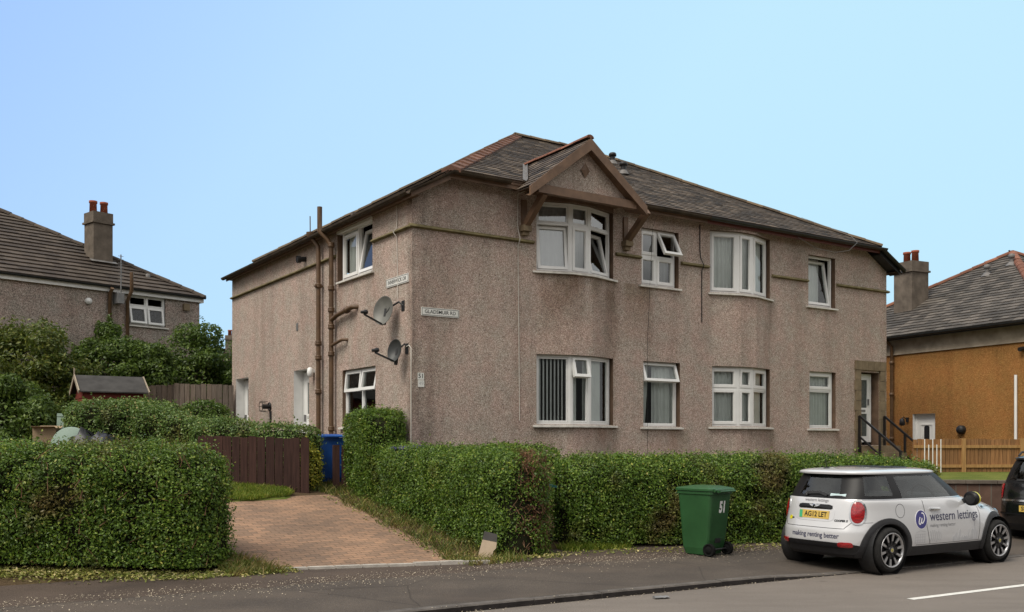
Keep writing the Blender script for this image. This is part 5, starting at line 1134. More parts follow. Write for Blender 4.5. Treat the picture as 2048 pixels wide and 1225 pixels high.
hedge('rounded low hedge bush behind the right end of the brown fence', [(-5.1, 18.65, .85, 2.14), (-4.5, 18.6, .9, 2.22), (-3.75, 18.5, .8, 2.1)], 1700, .055, 'privet_bg', .06, 24., .4, .4)
hedge('dark rounded bush in front of the grey fence', [(-8.35, 24.1, 1.1, 2.75), (-7.75, 24.1, 1.2, 2.84), (-7.2, 24.1, 1.0, 2.7)], 1300, .065, 'privet_dark', .07, 27., .4, .4)
hedge('yellow-green variegated shrub at the end of the brown fence', [(-4.0, 18.25, .42, 1.9), (-3.85, 18.22, .45, 1.8), (-3.7, 18.2, .36, 1.5)], 2200, .06, 'variegated', .1, 30., .4, .2)
hedge('low green shrub in the front garden behind the driveway hedge', [LP(.5, -1.5, .8, 1.72), LP(1.3, -1.4, .9, 1.80), LP(2.4, -1.4, .8, 1.72)], 1500, .055, 'privet', .08, 33., .4, .4)
def shrub_tree(label, c, r, mat, n, size, seed, clumps=26, trunk=True, group=None):
    """large garden shrub: forked trunk and a crown of leaf clumps spread through its volume"""
    cx, cy = c[:2]; g = terrain(cx, cy); T = empty('tree', label, 'tree', (cx, cy, g), 0, group); rs = np.random.default_rng(seed); cz = c[2] - g; m = MB(); cl = []
    for i in range(clumps):
        while True:
            v = rs.uniform(-1, 1, 3)
            if .25 < (v ** 2).sum() < 1: break
        k = v / np.linalg.norm(v) * rs.uniform(.55, .92); cl.append((k * np.array(r) + np.array([0, 0, cz]), rs.uniform(.26, .46) * min(r)))
    for p, q in cl[:14]:
        b = Vector((rs.normal(0, .12), rs.normal(0, .12), 0)); e = Vector(p); mid = b.lerp(e, .45) + Vector((0, 0, .25)); m.tube([b, mid, e], [.075, .045, .015], 6)
    m.build('trunk', 'bark', T)
    P, N = [], []; per = n // clumps
    for p, q in cl:
        d = rs.normal(0, 1, (per, 3)); d /= np.linalg.norm(d, axis=1, keepdims=True); rad = q * rs.uniform(.45, 1.12, per) ** .6; d2 = d * rad[:, None] * np.array([1.15, 1.1, .85]); pp = p + d2
        P.append(pp); N.append(d)
    # sprays that stick out of the crown
    for i in range(clumps * 2):
        p, q = cl[rs.integers(len(cl))]; d = rs.normal(0, 1, 3); d[2] = abs(d[2]) + .3; d /= np.linalg.norm(d); t = rs.uniform(.3, 1.35, 40); a = p + d * q * t[:, None] + rs.normal(0, .05, (40, 3)); P.append(a); N.append(np.tile(d, (40, 1)))
    # inner mass so the middle of the crown is dense
    k = n // 4; d = rs.normal(0, 1, (k, 3)); d /= np.linalg.norm(d, axis=1, keepdims=True); P.append(d * (rs.random(k) ** .4 * .8)[:, None] * np.array(r) + np.array([0, 0, cz])); N.append(d)
    P = np.concatenate(P); N = np.concatenate(N); ok = P[:, 2] > .05; leaf_mesh('crown', P[ok], N[ok] + np.array([0, 0, .4]), size, mat, T, .5, .7, .5)
    return T
shrub_tree('yellowish green garden tree at the left edge behind the big hedge', (-13.4, 25.6, 3.5), (2.35, 1.15, 2.15), 'tree_leaf_yellow', 26000, .11, 3, 34)
shrub_tree('dark green shrub tree rising beside the left edge', (-15.3, 24.4, 3.3), (1.5, 1.1, 1.9), 'tree_leaf_green', 16000, .11, 4, 24)
shrub_tree('dense green tree behind the red shed, below the chimney', (-11.4, 27.3, 3.5), (1.9, .95, 1.8), 'tree_leaf_green', 22000, .11, 5, 28)
shrub_tree('tall green tree below the window of the grey house', (-9.75, 28.2, 3.5), (1.75, 1.1, 1.95), 'tree_leaf_green', 26000, .11, 6, 32)
shrub_tree('dark low tree filling the gap behind the grey fence', (-8.6, 29.4, 3.4), (1.5, 1.0, 2.0), 'tree_leaf_green', 14000, .11, 8, 20)
shrub_tree('low dark shrub left of the red shed', (-12.1, 22.8, 2.1), (1.25, .9, 1.25), 'tree_leaf_green', 14000, .1, 9, 22)
# ------------------------------------------------------------------ grass, weeds and clippings
def blades(name, P, h, mat, w=.010, lean=.5):
    n = len(P); a = RNG.uniform(0, 2 * PI, n); hh = h * RNG.uniform(.4, 1.2, n); W = np.stack([np.cos(a), np.sin(a), np.zeros(n)], 1) * w; b = RNG.uniform(0, 2 * PI, n)
    D = np.stack([np.cos(b) * lean, np.sin(b) * lean, np.ones(n)], 1) * hh[:, None] * RNG.uniform(.5, 1, (n, 1)); M = P + D * .55 + np.array([0, 0, .1]) * hh[:, None]
    V = np.stack([P - W, P + W, M + W * .6, M - W * .6, M - W * .6, M + W * .6, P + D + W * .05, P + D - W * .05], 1).reshape(-1, 3)
    return tag(quick_mesh(name, V, np.arange(8 * n).reshape(-1, 4), mat), kind='stuff')
def on_ground(XYs, dz=0.): return np.array([(x, y, terrain(x, y) + dz) for x, y in XYs])
def local_pts(n, s0, s1, t0, t1, f=None):
    out = []
    for s, t in zip(RNG.uniform(s0, s1, n), RNG.uniform(t0, t1, n)):
        if f and not f(s, t): continue
        w = HW(s, t); out.append((w.x, w.y))
    return out
def nmask(s, t, sc=2., th=0.): return noise.noise(Vector((s * sc, t * sc, 3.))) > th
blades('grass', on_ground(local_pts(34000, -5.5, -2.05, .36, 1.75, lambda s, t: t > .42 + .5 * max(0, s + 2.6) + .05 * math.sin(s * 9)), .05), .085, 'grass_blade', .008)
# rough grass at the foot of the driveway hedge and the fence
wp = local_pts(9000, -1.75, -.5, -4.75, 1.1, lambda s, t: s > -1.42 + .16 * noise.noise(Vector((t * 1.5, 0, 0))) + .10 * (t + 4) / 4 - .1 and RNG.random() < .35 + 1.0 * max(0, noise.noise(Vector((s * 2.5, t * 2.5, 7)))))
wp += local_pts(2200, -3.4, -.9, .75, 1.7, lambda s, t: nmask(s, t, 2, -.2) and t > 1.0)
wp += local_pts(2600, -4.65, -3.85, -3.95, -2.4, lambda s, t: (s + 4.65) < .75 - .35 * (t + 3.9) and nmask(s, t, 3, -.3))
blades('weeds', on_ground(wp, .0), .17, 'weed_blade', .008, .9)
def world_line_pts(n, a, b, spread):
    f = RNG.random(n); x = a[0] + (b[0] - a[0]) * f; y = a[1] + (b[1] - a[1]) * f; o = RNG.normal(0, spread, n); d = math.hypot(b[0] - a[0], b[1] - a[1]); return [(X - (b[1] - a[1]) / d * -O, Y - (b[0] - a[0]) / d * O) for X, Y, O in zip(x, y, o)]
gp = [p for p in world_line_pts(1500, (.75, 15.0), (1.9, 15.5), .09)]; blades('weeds', on_ground(gp, 0), .13, 'grass_blade', .008, .7)
plain('speck', (.42, .36, .27), .9, 0, .2, .3, 3)
def litter():
    a = world_line_pts(5200, (-8.5, 11.32), (-3.85, 12.15), .14) + world_line_pts(900, (-3.9, 12.2), (-2.9, 12.75), .13) + world_line_pts(900, (-.9, 13.75), (.7, 14.4), .16) + world_line_pts(500, (.7, 14.5), (4.8, 16.0), .16)
    a += local_pts(700, -1.6, -.95, -4.7, .6)
    P = on_ground(a, .012); P[:, 2] += RNG.uniform(0, .025, len(P)); n = len(P)
    tag(leaf_mesh('leaf_litter', P, np.tile([0, 0, 1.], (n, 1)), .05, 'clipping', None, .5, .45), kind='stuff')
    # pale specks and grit blown over the pavement
    b = [XY(u, v) for u, v in zip(RNG.uniform(-2, 14, 5200), 11.75 + RNG.normal(0, .1, 5200) - np.abs(RNG.normal(0, .45, 5200)))]; b += [XY(u, v) for u, v in zip(RNG.uniform(-2, 14, 700), KV + .02 - np.abs(RNG.normal(0, .10, 700)))]
    b += local_pts(160, -4.3, -1.4, -4.2, .6)
    P = on_ground(b, .012); n = len(P); tag(leaf_mesh('litter_specks', P, np.tile([0, 0, 1.], (n, 1)), .019, 'speck', None, .6, .3), kind='stuff')
litter()
def flattened_litter():
    e = empty('litter_can', 'crushed pale drink can lying in the gutter', 'litter', (1.74, 11.10, .0), R(15)); m = MB(); rg = []
    for i in range(7): x = -.09 + .03 * i; rg.append([(x, .045 * math.cos(2 * PI * k / 12) * (1 + .2 * math.sin(i * 2.1)), .018 + .015 * math.sin(2 * PI * k / 12) + .005 * math.sin(i * 3)) for k in range(12)])
    m.loft(rg, 0, True, True, True, True); m.build('can', 'grey_metal', e)
flattened_litter()
# ------------------------------------------------------------------ cars
def pchip(xs, ys):
    xs, ys = np.array(xs, float), np.array(ys, float); h = np.diff(xs); d = np.diff(ys) / h; m = np.zeros(len(xs)); m[0], m[-1] = d[0], d[-1]
    for i in range(1, len(xs) - 1): m[i] = 0 if d[i - 1] * d[i] <= 0 else 2 / (1 / d[i - 1] + 1 / d[i])
    def f(x):
        i = int(min(max(np.searchsorted(xs, x) - 1, 0), len(xs) - 2)); t = (x - xs[i]) / h[i]; t2, t3 = t * t, t * t * t
        return (2 * t3 - 3 * t2 + 1) * ys[i] + (t3 - 2 * t2 + t) * h[i] * m[i] + (-2 * t3 + 3 * t2) * ys[i + 1] + (t3 - t2) * h[i] * m[i + 1]
    return f
class Shell:
    """car skin as a stack of plan outlines: levels are (z, rear x, front x, half width, rear roundness, front roundness)"""
    def __init__(s, lv, N=200):
        z = [l[0] for l in lv]; s.f = [pchip(z, [l[i] for l in lv]) for i in range(1, 6)]; s.N = N
    def ring(s, z, dw=0., dx=0.):
        xr, xf, w, nr, nf = (f(z) for f in s.f); xr += dx; xf -= dx; w += dw; K = 800; xm = xr + (xf - xr) * .5; P = []
        for k in range(K):
            t = 2 * PI * k / K; c, q = math.cos(t), math.sin(t)     # t=0 front, going to the left side
            n = nf if c > 0 else nr; a = (xf - xm) if c > 0 else (xm - xr)
            P.append((xm + a * math.copysign(abs(c) ** (2 / n), c), w * math.copysign(abs(q) ** (2 / n), q)))
        P = np.array(P + [P[0]]); S = np.concatenate([[0], np.cumsum(np.linalg.norm(np.diff(P, axis=0), axis=1))]); u = np.linspace(0, S[-1], s.N + 1)[:-1]
        return [(float(np.interp(v, S, P[:, 0])), float(np.interp(v, S, P[:, 1])), z) for v in u]
def bvh_of(rings, cap=True):
    n = len(rings[0]); vs = [p for r in rings for p in r]; fs = [(i * n + k, i * n + (k + 1) % n, (i + 1) * n + (k + 1) % n, (i + 1) * n + k) for i in range(len(rings) - 1) for k in range(n)]
    return BVHTree.FromPolygons([Vector(v) for v in vs], fs)
class Draper:
    """lays flat shapes on the car skin; side: (a, b) = (x, z); rear: (a, b) = (to the right seen from behind, z)"""
    def __init__(s, bvh, where, side=-1, skew=0.): s.b = bvh; s.w = where; s.s = side; s.k = skew
    def at(s, a, b, off=.003):
        if s.w == 'side': o = Vector((a, s.s * 3, b)); d = Vector((0, -s.s, 0))
        else:
            d = Vector((1, s.k, 0)).normalized(); o = Vector((0, -a, b)) - d * 4 + Vector((0, 0, 0))
        h = s.b.ray_cast(o, d)
        if h[0] is None: return None
        n = h[1]; n = n if n.dot(d) < 0 else -n
        return h[0] + n * off
    def mesh(s, mb, vs, fs, off=.003, mi=0, smooth=False):
        import bmesh
        bm = bmesh.new(); bv = [bm.verts.new((v[0], v[1], 0)) for v in vs]
        for f in fs:
            try: bm.faces.new([bv[i] for i in f])
            except ValueError: pass
        xs = [v[0] for v in vs]; ys = [v[1] for v in vs]
        for lo, hi, no in ((min(xs), max(xs), (1, 0, 0)), (min(ys), max(ys), (0, 1, 0))):
            q = math.floor(lo / .02) * .02
            while q < hi:
                bmesh.ops.bisect_plane(bm, geom=bm.verts[:] + bm.edges[:] + bm.faces[:], plane_co=(q if no[0] else 0, q if no[1] else 0, 0), plane_no=no); q += .02
        bm.verts.index_update(); vs = [tuple(v.co) for v in bm.verts]; fs = [tuple(v.index for v in f.verts) for f in bm.faces]; bm.free()
        P = [s.at(v[0], v[1], off) for v in vs]; ok = [f for f in fs if all(P[i] is not None for i in f)]
        mb.add([p if p is not None else (0, 0, 0) for p in P], ok, mi, smooth)
    def fan(s, mb, outline, off=.003, mi=0, rings=4, dome=0., c=None):
        """filled outline in concentric rings, bulging by dome"""
        cx, cy = c or (sum(p[0] for p in outline) / len(outline), sum(p[1] for p in outline) / len(outline)); n = len(outline); vs, of = [], []
        for j in range(rings, 0, -1):
            f = j / rings
            for p in outline: vs.append((cx + (p[0] - cx) * f, cy + (p[1] - cy) * f)); of.append(off + dome * (1 - f * f))
        vs.append((cx, cy)); of.append(off + dome); P = [s.at(v[0], v[1], o) for v, o in zip(vs, of)]
        fs = [(j * n + k, j * n + (k + 1) % n, (j + 1) * n + (k + 1) % n, (j + 1) * n + k) for j in range(rings - 1) for k in range(n)] + [((rings - 1) * n + k, (rings - 1) * n + (k + 1) % n, rings * n) for k in range(n)]
        fs = [f for f in fs if all(P[i] is not None for i in f)]; mb.add([p if p is not None else (0, 0, 0) for p in P], fs, mi, True)
        # edge wall down to the skin
        R0 = P[:n]; R1 = [s.at(p[0], p[1], -.002) for p in outline]
        if all(R0) and all(R1): mb.add(R0 + R1, [(k, n + k, n + (k + 1) % n, (k + 1) % n) for k in range(n)], mi)
    def band(s, mb, outer, inner, off=.006, mi=0):
        n = len(outer); A = [s.at(*p, -.002) for p in outer]; B = [s.at(*p, off) for p in outer]; C = [s.at(*p, off) for p in inner]; D = [s.at(*p, -.002) for p in inner]
        if all(A) and all(B) and all(C) and all(D): mb.loft([A, B, C, D], mi, True, False) if 0 else mb.add(A + B + C + D, [(j * n + k, j * n + (k + 1) % n, (j + 1) * n + (k + 1) % n, (j + 1) * n + k) for j in range(3) for k in range(n)], mi)
    def line(s, mb, pts, w=.008, off=.0015, mi=0):
        P = []
        for (a0, b0), (a1, b1) in zip(pts, pts[1:]):
            k = max(1, int(math.hypot(a1 - a0, b1 - b0) / .03)); P += [(a0 + (a1 - a0) * i / k, b0 + (b1 - b0) * i / k) for i in range(k)]
        P.append(pts[-1]); L, Rr = [], []
        for i, p in enumerate(P):
            q, r = P[max(0, i - 1)], P[min(len(P) - 1, i + 1)]; dx, dy = r[0] - q[0], r[1] - q[1]; l = math.hypot(dx, dy) + 1e-9; nx, ny = -dy / l * w / 2, dx / l * w / 2; L.append(s.at(p[0] + nx, p[1] + ny, off)); Rr.append(s.at(p[0] - nx, p[1] - ny, off))
        for i in range(len(P) - 1):
            if all(v is not None for v in (L[i], L[i + 1], Rr[i], Rr[i + 1])): mb.add([L[i], L[i + 1], Rr[i + 1], Rr[i]], [(0, 1, 2, 3)], mi)
def oval(cx, cy, rx, ry, n=36, e=2.): return [(cx + rx * math.copysign(abs(math.cos(2 * PI * k / n)) ** (2 / e), math.cos(2 * PI * k / n)), cy + ry * math.copysign(abs(math.sin(2 * PI * k / n)) ** (2 / e), math.sin(2 * PI * k / n))) for k in range(n)]
def car_mats():
    def paint(name, col, metal, rough=.32):
        t = NT(name); n = t.noise(700, 1); c = t.mix(.12, col, t.ramp(n, [(.3, (.7, .7, .7)), (.7, (1.2, 1.2, 1.2))]), 'MULTIPLY'); d = t.noise(1.6, 5); c = t.mix(.3, c, t.ramp(d, [(.3, (.86, .85, .83)), (.7, (1.05, 1.05, 1.05))]), 'MULTIPLY'); t.pbr(c, rough, metal, .5, None, 1.)
    paint('silver_paint', (.6, .605, .62), .2); paint('roof_paint', (.62, .63, .65), .15); paint('black_car_paint', (.006, .0065, .008), .2, .2)
    plain('cladding', (.017, .017, .019), .6, 0, .4, .15, 12); plain('gloss_black', (.008, .008, .009), .42, 0, .25, .1, 4); plain('tyre', (.016, .0155, .015), .85, 0, .3, .25, 14, 0, .3)
    plain('alloy', (.45, .45, .46), .3, .8, .5, .06, 9); plain('alloy_dark', (.012, .012, .013), .3, .3, .5, .1, 9); plain('chrome', (.6, .6, .6), .12, 1., .5, .04, 9); plain('plate_yellow', (.62, .43, .1), .35, 0, .5, .05, 9); plain('plate_green', (.06, .42, .2), .4, 0, .5, .05, 9)
    plain('decal_navy', (.035, .038, .085), .45, 0, .4, .08, 9); plain('decal_indigo', (.045, .045, .19), .35, 0, .5, .08, 9); plain('decal_grey', (.24, .24, .255), .5, 0, .4, .08, 9); plain('decal_pale', (.46, .465, .48), .5, 0, .4, .1, 9); plain('decal_white', (.8, .8, .82), .4, 0, .4, .03, 9); plain('seat_grey', (.035, .036, .038), .9, 0, .2, .2, 6); plain('seam', (.035, .035, .038), .7, 0, .2, .1, 6); plain('paper', (.5, .62, .64), .7, 0, .3, .05, 4)
    t = NT('red_lamp'); n = t.N('ShaderNodeTexChecker'); n.inputs['Scale'].default_value = 46; t.L(t.coord(), n.inputs[0]); n.inputs['Color1'].default_value = (.36, .007, .011, 1); n.inputs['Color2'].default_value = (.2, .004, .007, 1); t.pbr(n.outputs[0], .12, 0, .6, None, 1.)
car_mats()
def car_wheel(parent, x, y, r, w, side, spokes=10, rim_r=None):
    """tyre with children rim and hub cap; side -1 is the right of the car"""
    rim_r = rim_r or r * .76; o = (x, y, r); ax = (0, side, 0); h = w / 2; m = MB()
    m.lathe([(rim_r - .01, -h), (r - .03, -h), (r - .008, -h + .03), (r, -h + .05), (r, h - .05), (r - .008, h - .03), (r - .03, h - .004), (rim_r + .03, h), (rim_r, h - .006), (rim_r - .012, h - .03), (rim_r - .012, -h)], o, ax, 48); T = m.build('wheel', 'tyre', parent)
    m = MB(); m.lathe([(rim_r - .012, -h + .02), (rim_r - .012, h - .01), (rim_r + .004, h + .001), (rim_r - .004, h + .006), (rim_r - .016, h - .002), (rim_r - .02, h - .03)], o, ax, 48, 0)
    m.lathe([(rim_r - .018, h - .055), (.02, h - .06)], o, ax, 40, 1); A = Vector(ax); ctr = Vector(o)
    for k in range(spokes):
        a = 2 * PI * k / spokes + .17; rd = Vector((math.cos(a), 0, math.sin(a))); tg = A.cross(rd)
        def sp(r0, r1, w0, w1, d0, d1, mi): m.add([ctr + rd * r0 + tg * w0 + A * d0, ctr + rd * r0 - tg * w0 + A * d0, ctr + rd * r1 - tg * w1 + A * d1, ctr + rd * r1 + tg * w1 + A * d1, ctr + rd * r0 + tg * w0 + A * (d0 - .03), ctr + rd * r0 - tg * w0 + A * (d0 - .03), ctr + rd * r1 - tg * w1 + A * (d1 - .03), ctr + rd * r1 + tg * w1 + A * (d1 - .03)], [(0, 1, 2, 3), (0, 4, 5, 1), (1, 5, 6, 2), (2, 6, 7, 3), (3, 7, 4, 0)], mi)
        sp(.05, rim_r - .012, .02, .024, h - .022, h - .018, 1); sp(rim_r * .52, rim_r - .012, .012, .021, h - .012, h - .004, 0)
    m.build('rim', ['alloy', 'alloy_dark'], T); m = MB(); m.lathe([(.055, h - .04), (.052, h - .008), (.034, h - .004)], o, ax, 20, 0); m.lathe([(.034, h - .004), (0, h - .002)], o, ax, 20, 1); m.lathe([(.02, h - .0005), (.012, h + .001)], o, ax, 16, 2); m.build('hub_cap', ['alloy_dark', 'chrome', 'yellow_paint'], T)
    return T
def car_shell(C, lv_body, lv_band, lv_roof, wheels, wr, arch, paint, roof_paint, trim_z, spans, glass_m='car_glass', N=200):
    """body skin with wheel openings, lower trim, pillars and glazing; spans: named runs of outline index fractions (f0, f1, v0, v1)"""
    body = Shell(lv_body, N); z0, z1 = lv_body[0][0], lv_body[-1][0]; zs = list(np.linspace(z0, z1 - .16, 34)) + list(np.linspace(z1 - .15, z1, 22)); rb = [body.ring(z) for z in zs]; bvh = bvh_of(rb); n = N
    def keep(q):
        if q[1] * 1 == 0: return True
        for x, z in wheels:
            if abs(q[1]) > .45 and math.hypot(q[0] - x, q[2] - z) < arch: return False
        return True
    def skin(name, zlo, zhi, mat):
        m = MB(); vs = [p for r in rb for p in r]; vs2 = []
        for p in vs:
            q = list(p)
            if abs(q[1]) > .45:
                for x, z in wheels:
                    d = math.hypot(q[0] - x, q[2] - z)
                    if arch * .84 < d < arch * 1.12 and q[2] > z - .2: q[0] = x + (q[0] - x) / d * arch * 1.005; q[2] = z + (q[2] - z) / d * arch * 1.005; break
            vs2.append(q)
        fs = []
        for i in range(len(rb) - 1):
            if not (zlo <= (zs[i] + zs[i + 1]) / 2 < zhi): continue
            for k in range(n):
                f = (i * n + k, i * n + (k + 1) % n, (i + 1) * n + (k + 1) % n, (i + 1) * n + k); c = [sum(vs[j][a] for j in f) / 4 for a in range(3)]
                if keep(c): fs.append(f)
        m.add(vs2, fs, 0, True); return m.build(name, mat, C)
    bd = skin('body', trim_z, 9, paint); skin('lower_trim', 0, trim_z, 'cladding')
    m = MB(); m.box(lv_body[0][1] + .2, lv_body[0][2] - .15, -.52, .52, .17, .75); m.poly([(p[0] * .98, p[1] * .9, z0 + .01) for p in rb[0]][::-1]); m.build('underbody', 'black_plastic', C)
    # glazing band
    band = Shell(lv_band, N); bz = list(np.linspace(lv_band[0][0], lv_band[-1][0], 9)); br = [band.ring(z) for z in bz]; bn = len(bz) - 1; used = set(); inner = [band.ring(z, -.012, .012) for z in bz]
    for name, f0, f1, v0, v1 in spans:
        k0, k1 = int(round(f0 * n)), int(round(f1 * n)); m = MB()
        for i in range(v0, bn - v1):
            for k in range(k0, k1):
                kk = k % n; used.add((i, kk)); m.add([br[i][kk], br[i][(kk + 1) % n], br[i + 1][(kk + 1) % n], br[i + 1][kk]], [(0, 1, 2, 3)], 0, False)
        o = m.build(name, glass_m, C); 
        # weld for smooth glass
        me = o.data
        for p in me.polygons: p.use_smooth = False
    m = MB(); vs = [p for r in br for p in r]; fs = [(i * n + k, i * n + (k + 1) % n, (i + 1) * n + (k + 1) % n, (i + 1) * n + k) for i in range(bn) for k in range(n) if (i, k) not in used]; m.add(vs, fs, 0, True); m.build('pillars', 'gloss_black', C)
    rf = Shell(lv_roof, N); rz = list(np.linspace(lv_roof[0][0], lv_roof[-1][0], 16)); rr = [rf.ring(z) for z in rz]; m = MB(); m.loft([[(p[0] * 1, p[1] * .97, p[2] - .004) for p in rr[0]]] + rr, 0, True, True, False, True); m.build('roof', roof_paint, C)
    top = rb[-1]; m = MB(); m.add(top, [tuple(range(n))], 0); m.build('cabin_floor', 'seat_grey', C) if 0 else None
    return bd, bvh, bvh_of(br), rb, br
def seats(C, x0, x1, zb, wid):
    m = MB()
    for x, ys in ((x0, (-.36, .36)), (x1, (-.33, .33))):
        for y in ys:
            m.loft([[(x + dx + (z - .3) * -.22, y + sy * w / 2, z) for dx, sy in ((-.06, -1), (.06, -1), (.06, 1), (-.06, 1))] for z, w in ((.3, .46), (.75, .48), (zb + .02, .40), (zb + .06, .22))], 0, True, True, True, True)
            m.loft([[(x + dx - (zb - .25) * .22, y + sy * w / 2, z) for dx, sy in ((-.05, -1), (.05, -1), (.05, 1), (-.05, 1))] for z, w in ((zb + .06, .2), (zb + .12, .26), (zb + .22, .25), (zb + .26, .16))], 0, True, True, True, True)
            m.box(x - .05, x + .48, y - .24, y + .24, .22, .38)
    return m.build('seat', 'seat_grey', C)
def silver_car():
    h = R(31.05); C = empty('hatchback_car', 'silver three-door hatchback with lettings agency lettering and a yellow mirror cap', 'car', (4.778, 13.768, .03), h)
    LB = [(.20, -.50, 3.02, .80, 4.2, 3.6), (.30, -.585, 3.14, .835, 4.2, 3.5), (.42, -.64, 3.195, .858, 4.0, 3.3), (.54, -.635, 3.195, .864, 4.0, 3.1), (.64, -.605, 3.17, .862, 4.0, 2.9), (.72, -.580, 3.11, .857, 4.0, 2.8), (.78, -.568, 3.02, .85, 4.0, 2.7), (.84, -.555, 2.88, .842, 4.0, 2.6), (.90, -.54, 2.62, .832, 4.0, 2.7), (.942, -.528, 2.36, .822, 4.0, 2.9), (.978, -.516, 2.14, .81, 4.0, 3.2), (1.005, -.505, 2.02, .79, 4.0, 3.6)]
    LG = [(1.005, -.50, 2.0, .782, 4.0, 3.8), (1.1, -.45, 1.87, .757, 4.0, 3.8), (1.20, -.395, 1.72, .715, 4.0, 3.8), (1.30, -.345, 1.58, .668, 4.0, 3.8), (1.355, -.315, 1.49, .635, 4.0, 3.8)]
    LR = [(1.345, -.40, 1.50, .648, 4.2, 3.8), (1.365, -.405, 1.505, .650, 4.2, 3.8), (1.385, -.385, 1.48, .632, 4.0, 3.6), (1.405, -.30, 1.38, .575, 3.6, 3.2), (1.42, -.12, 1.2, .46, 3.2, 3.), (1.43, .1, .95, .3, 3, 3), (1.434, .3, .75, .1, 3, 3)]
    WH = [(0, .31), (2.495, .31)]; n = 200
    # outline fractions: 0 front, .25 left side, .5 rear, .75 right side
    SP = [('rear_window', .452, .548, 1, 1), ('side_window', .60, .665, 1, 1), ('side_window', .688, .845, 0, 1), ('side_window', .335, .40, 1, 1), ('side_window', .155, .312, 0, 1), ('windscreen', -.105, .105, 0, 1)]
    bd, bvh, bb, rb, br = car_shell(C, LB, LG, LR, WH, .31, .365, 'silver_paint', 'roof_paint', .335, SP)
    # bonnet and scuttle inside the belt
    m = MB(); m.poly([(p[0], p[1], 1.002) for p in rb[-1]]); m.build('parcel_shelf', 'seat_grey', C)
    seats(C, .95, .1, .98, 1.2); m = MB(); m.box(1.5, 1.9, -.62, .62, .75, .985); m.build('dashboard', 'seat_grey', C)
    m = MB(); c = Vector((1.38, -.34, .99)); a = Vector((-.42, 0, .9)); m.tube([c + Vector((0, math.cos(t) * .18, 0)) + a * math.sin(t) * .18 for t in lin(0, 2 * PI, 24)], .016, 6); m.build('steering_wheel', 'black_plastic', C)
    for x, z in WH:
        for sd in (-1, 1): car_wheel(C, x, sd * .755, .31, .205, sd, 10, .238)
    # wheel arch cladding
    for sd in (-1, 1):
        D = Draper(bvh, 'side', sd)
        for x, z in WH:
            m = MB(); A = [PI * (-.10) + (PI * 1.20) * i / 40 for i in range(41)]; rows = []
            for r, off in ((.436, .0005), (.429, .014), (.39, .020), (.362, .020), (.352, .012)):
                row = []
                for t in A:
                    zz = max(z + r * math.sin(t), .21); p = D.at(x + r * math.cos(t), zz, off); row.append(p)
                rows.append(row)
            last = [Vector((p.x, p.y - sd * .10, p.z)) if p else None for p in rows[-1]]; rows.append(last)
            for a, b in zip(rows, rows[1:]):
                for i in range(len(a) - 1):
                    if all(v is not None for v in (a[i], a[i + 1], b[i], b[i + 1])): m.add([a[i], a[i + 1], b[i + 1], b[i]], [(0, 1, 2, 3)], 0, True)
            m.build('wheel_arch', 'cladding', C)
            m = MB(); m.lathe([(.366, -.12), (.366, .14), (.05, .14)], (x, sd * .70, z), (0, -sd, 0), 40); m.build('wheel_well', 'black_plastic', C)
    Dr = Draper(bvh, 'side', -1); Dl = Draper(bvh, 'side', 1); B = Draper(bvh, 'rear')
    # seams
    m = MB()
    for D in (Dr, Dl):
        m.cut(); D.line(m, [(.69, .995), (.705, .87), (.745, .6), (.80, .42), (.83, .35)], .009); m.cut(); D.line(m, [(2.0, .86), (2.02, .75), (2.0, .55), (1.97, .35)], .009); m.cut(); D.line(m, [(.52, .352), (2.1, .352)], .006)
    m.cut(); Dr.line(m, [(.21 + .085 * math.cos(t), .84 + .095 * math.sin(t)) for t in lin(0, 2 * PI, 24)], .006); m.cut(); Dr.line(m, [(-.43, .70), (-.36, .685), (-.25, .69)], .005)
    m.cut(); B.line(m, [(-.60, .99), (-.585, .9), (-.585, .70), (-.5, .60), (.5, .60), (.585, .70), (.585, .9), (.60, .99)], .007); m.cut(); Dr.line(m, [(2.05, .84), (2.5, .82), (2.9, .72)], .006)
    m.build_parts('panel_gap', 'seam', bd)
    # bright waist strip
    m = MB(); Dr.line(m, [(-.35, .998), (.5, .998), (1.85, .995)], .012, .004); m.cut(); Dl.line(m, [(-.35, .998), (.5, .998), (1.85, .995)], .012, .004); m.build_parts('waist_trim', 'chrome', C)
    # pillar between door and rear side window
    # lamps
    for sg in (-1, 1):
        D = Draper(bvh, 'rear', -1, .55 * (1 if sg > 0 else -1)); m = MB(); cx = None
        # ray direction (1, k): aim at the corner
        tgt = Vector((-.50, -.66 * sg, .825)); d = Vector((1, D.k, 0)).normalized(); a0 = -(tgt - d * ((tgt.x) / d.x)).y
        ov = oval(a0, .825, .098, .147, 40, 2.35); ot = oval(a0, .825, .122, .168, 40, 2.35); D.band(m, ot, ov, .014); m.build('lamp_bezel', 'chrome', C)
        m = MB(); D.fan(m, oval(a0, .825, .099, .148, 40, 2.35), .010, 0, 5, .02); m.build('tail_light', 'red_lamp', C)
    # number plate in its recess panel, handle bar, winged badge
    m = MB(); B.fan(m, oval(0, .79, .34, .105, 40, 5), .004, 0, 4, .002); m.build('plate_recess', 'silver_paint', C)
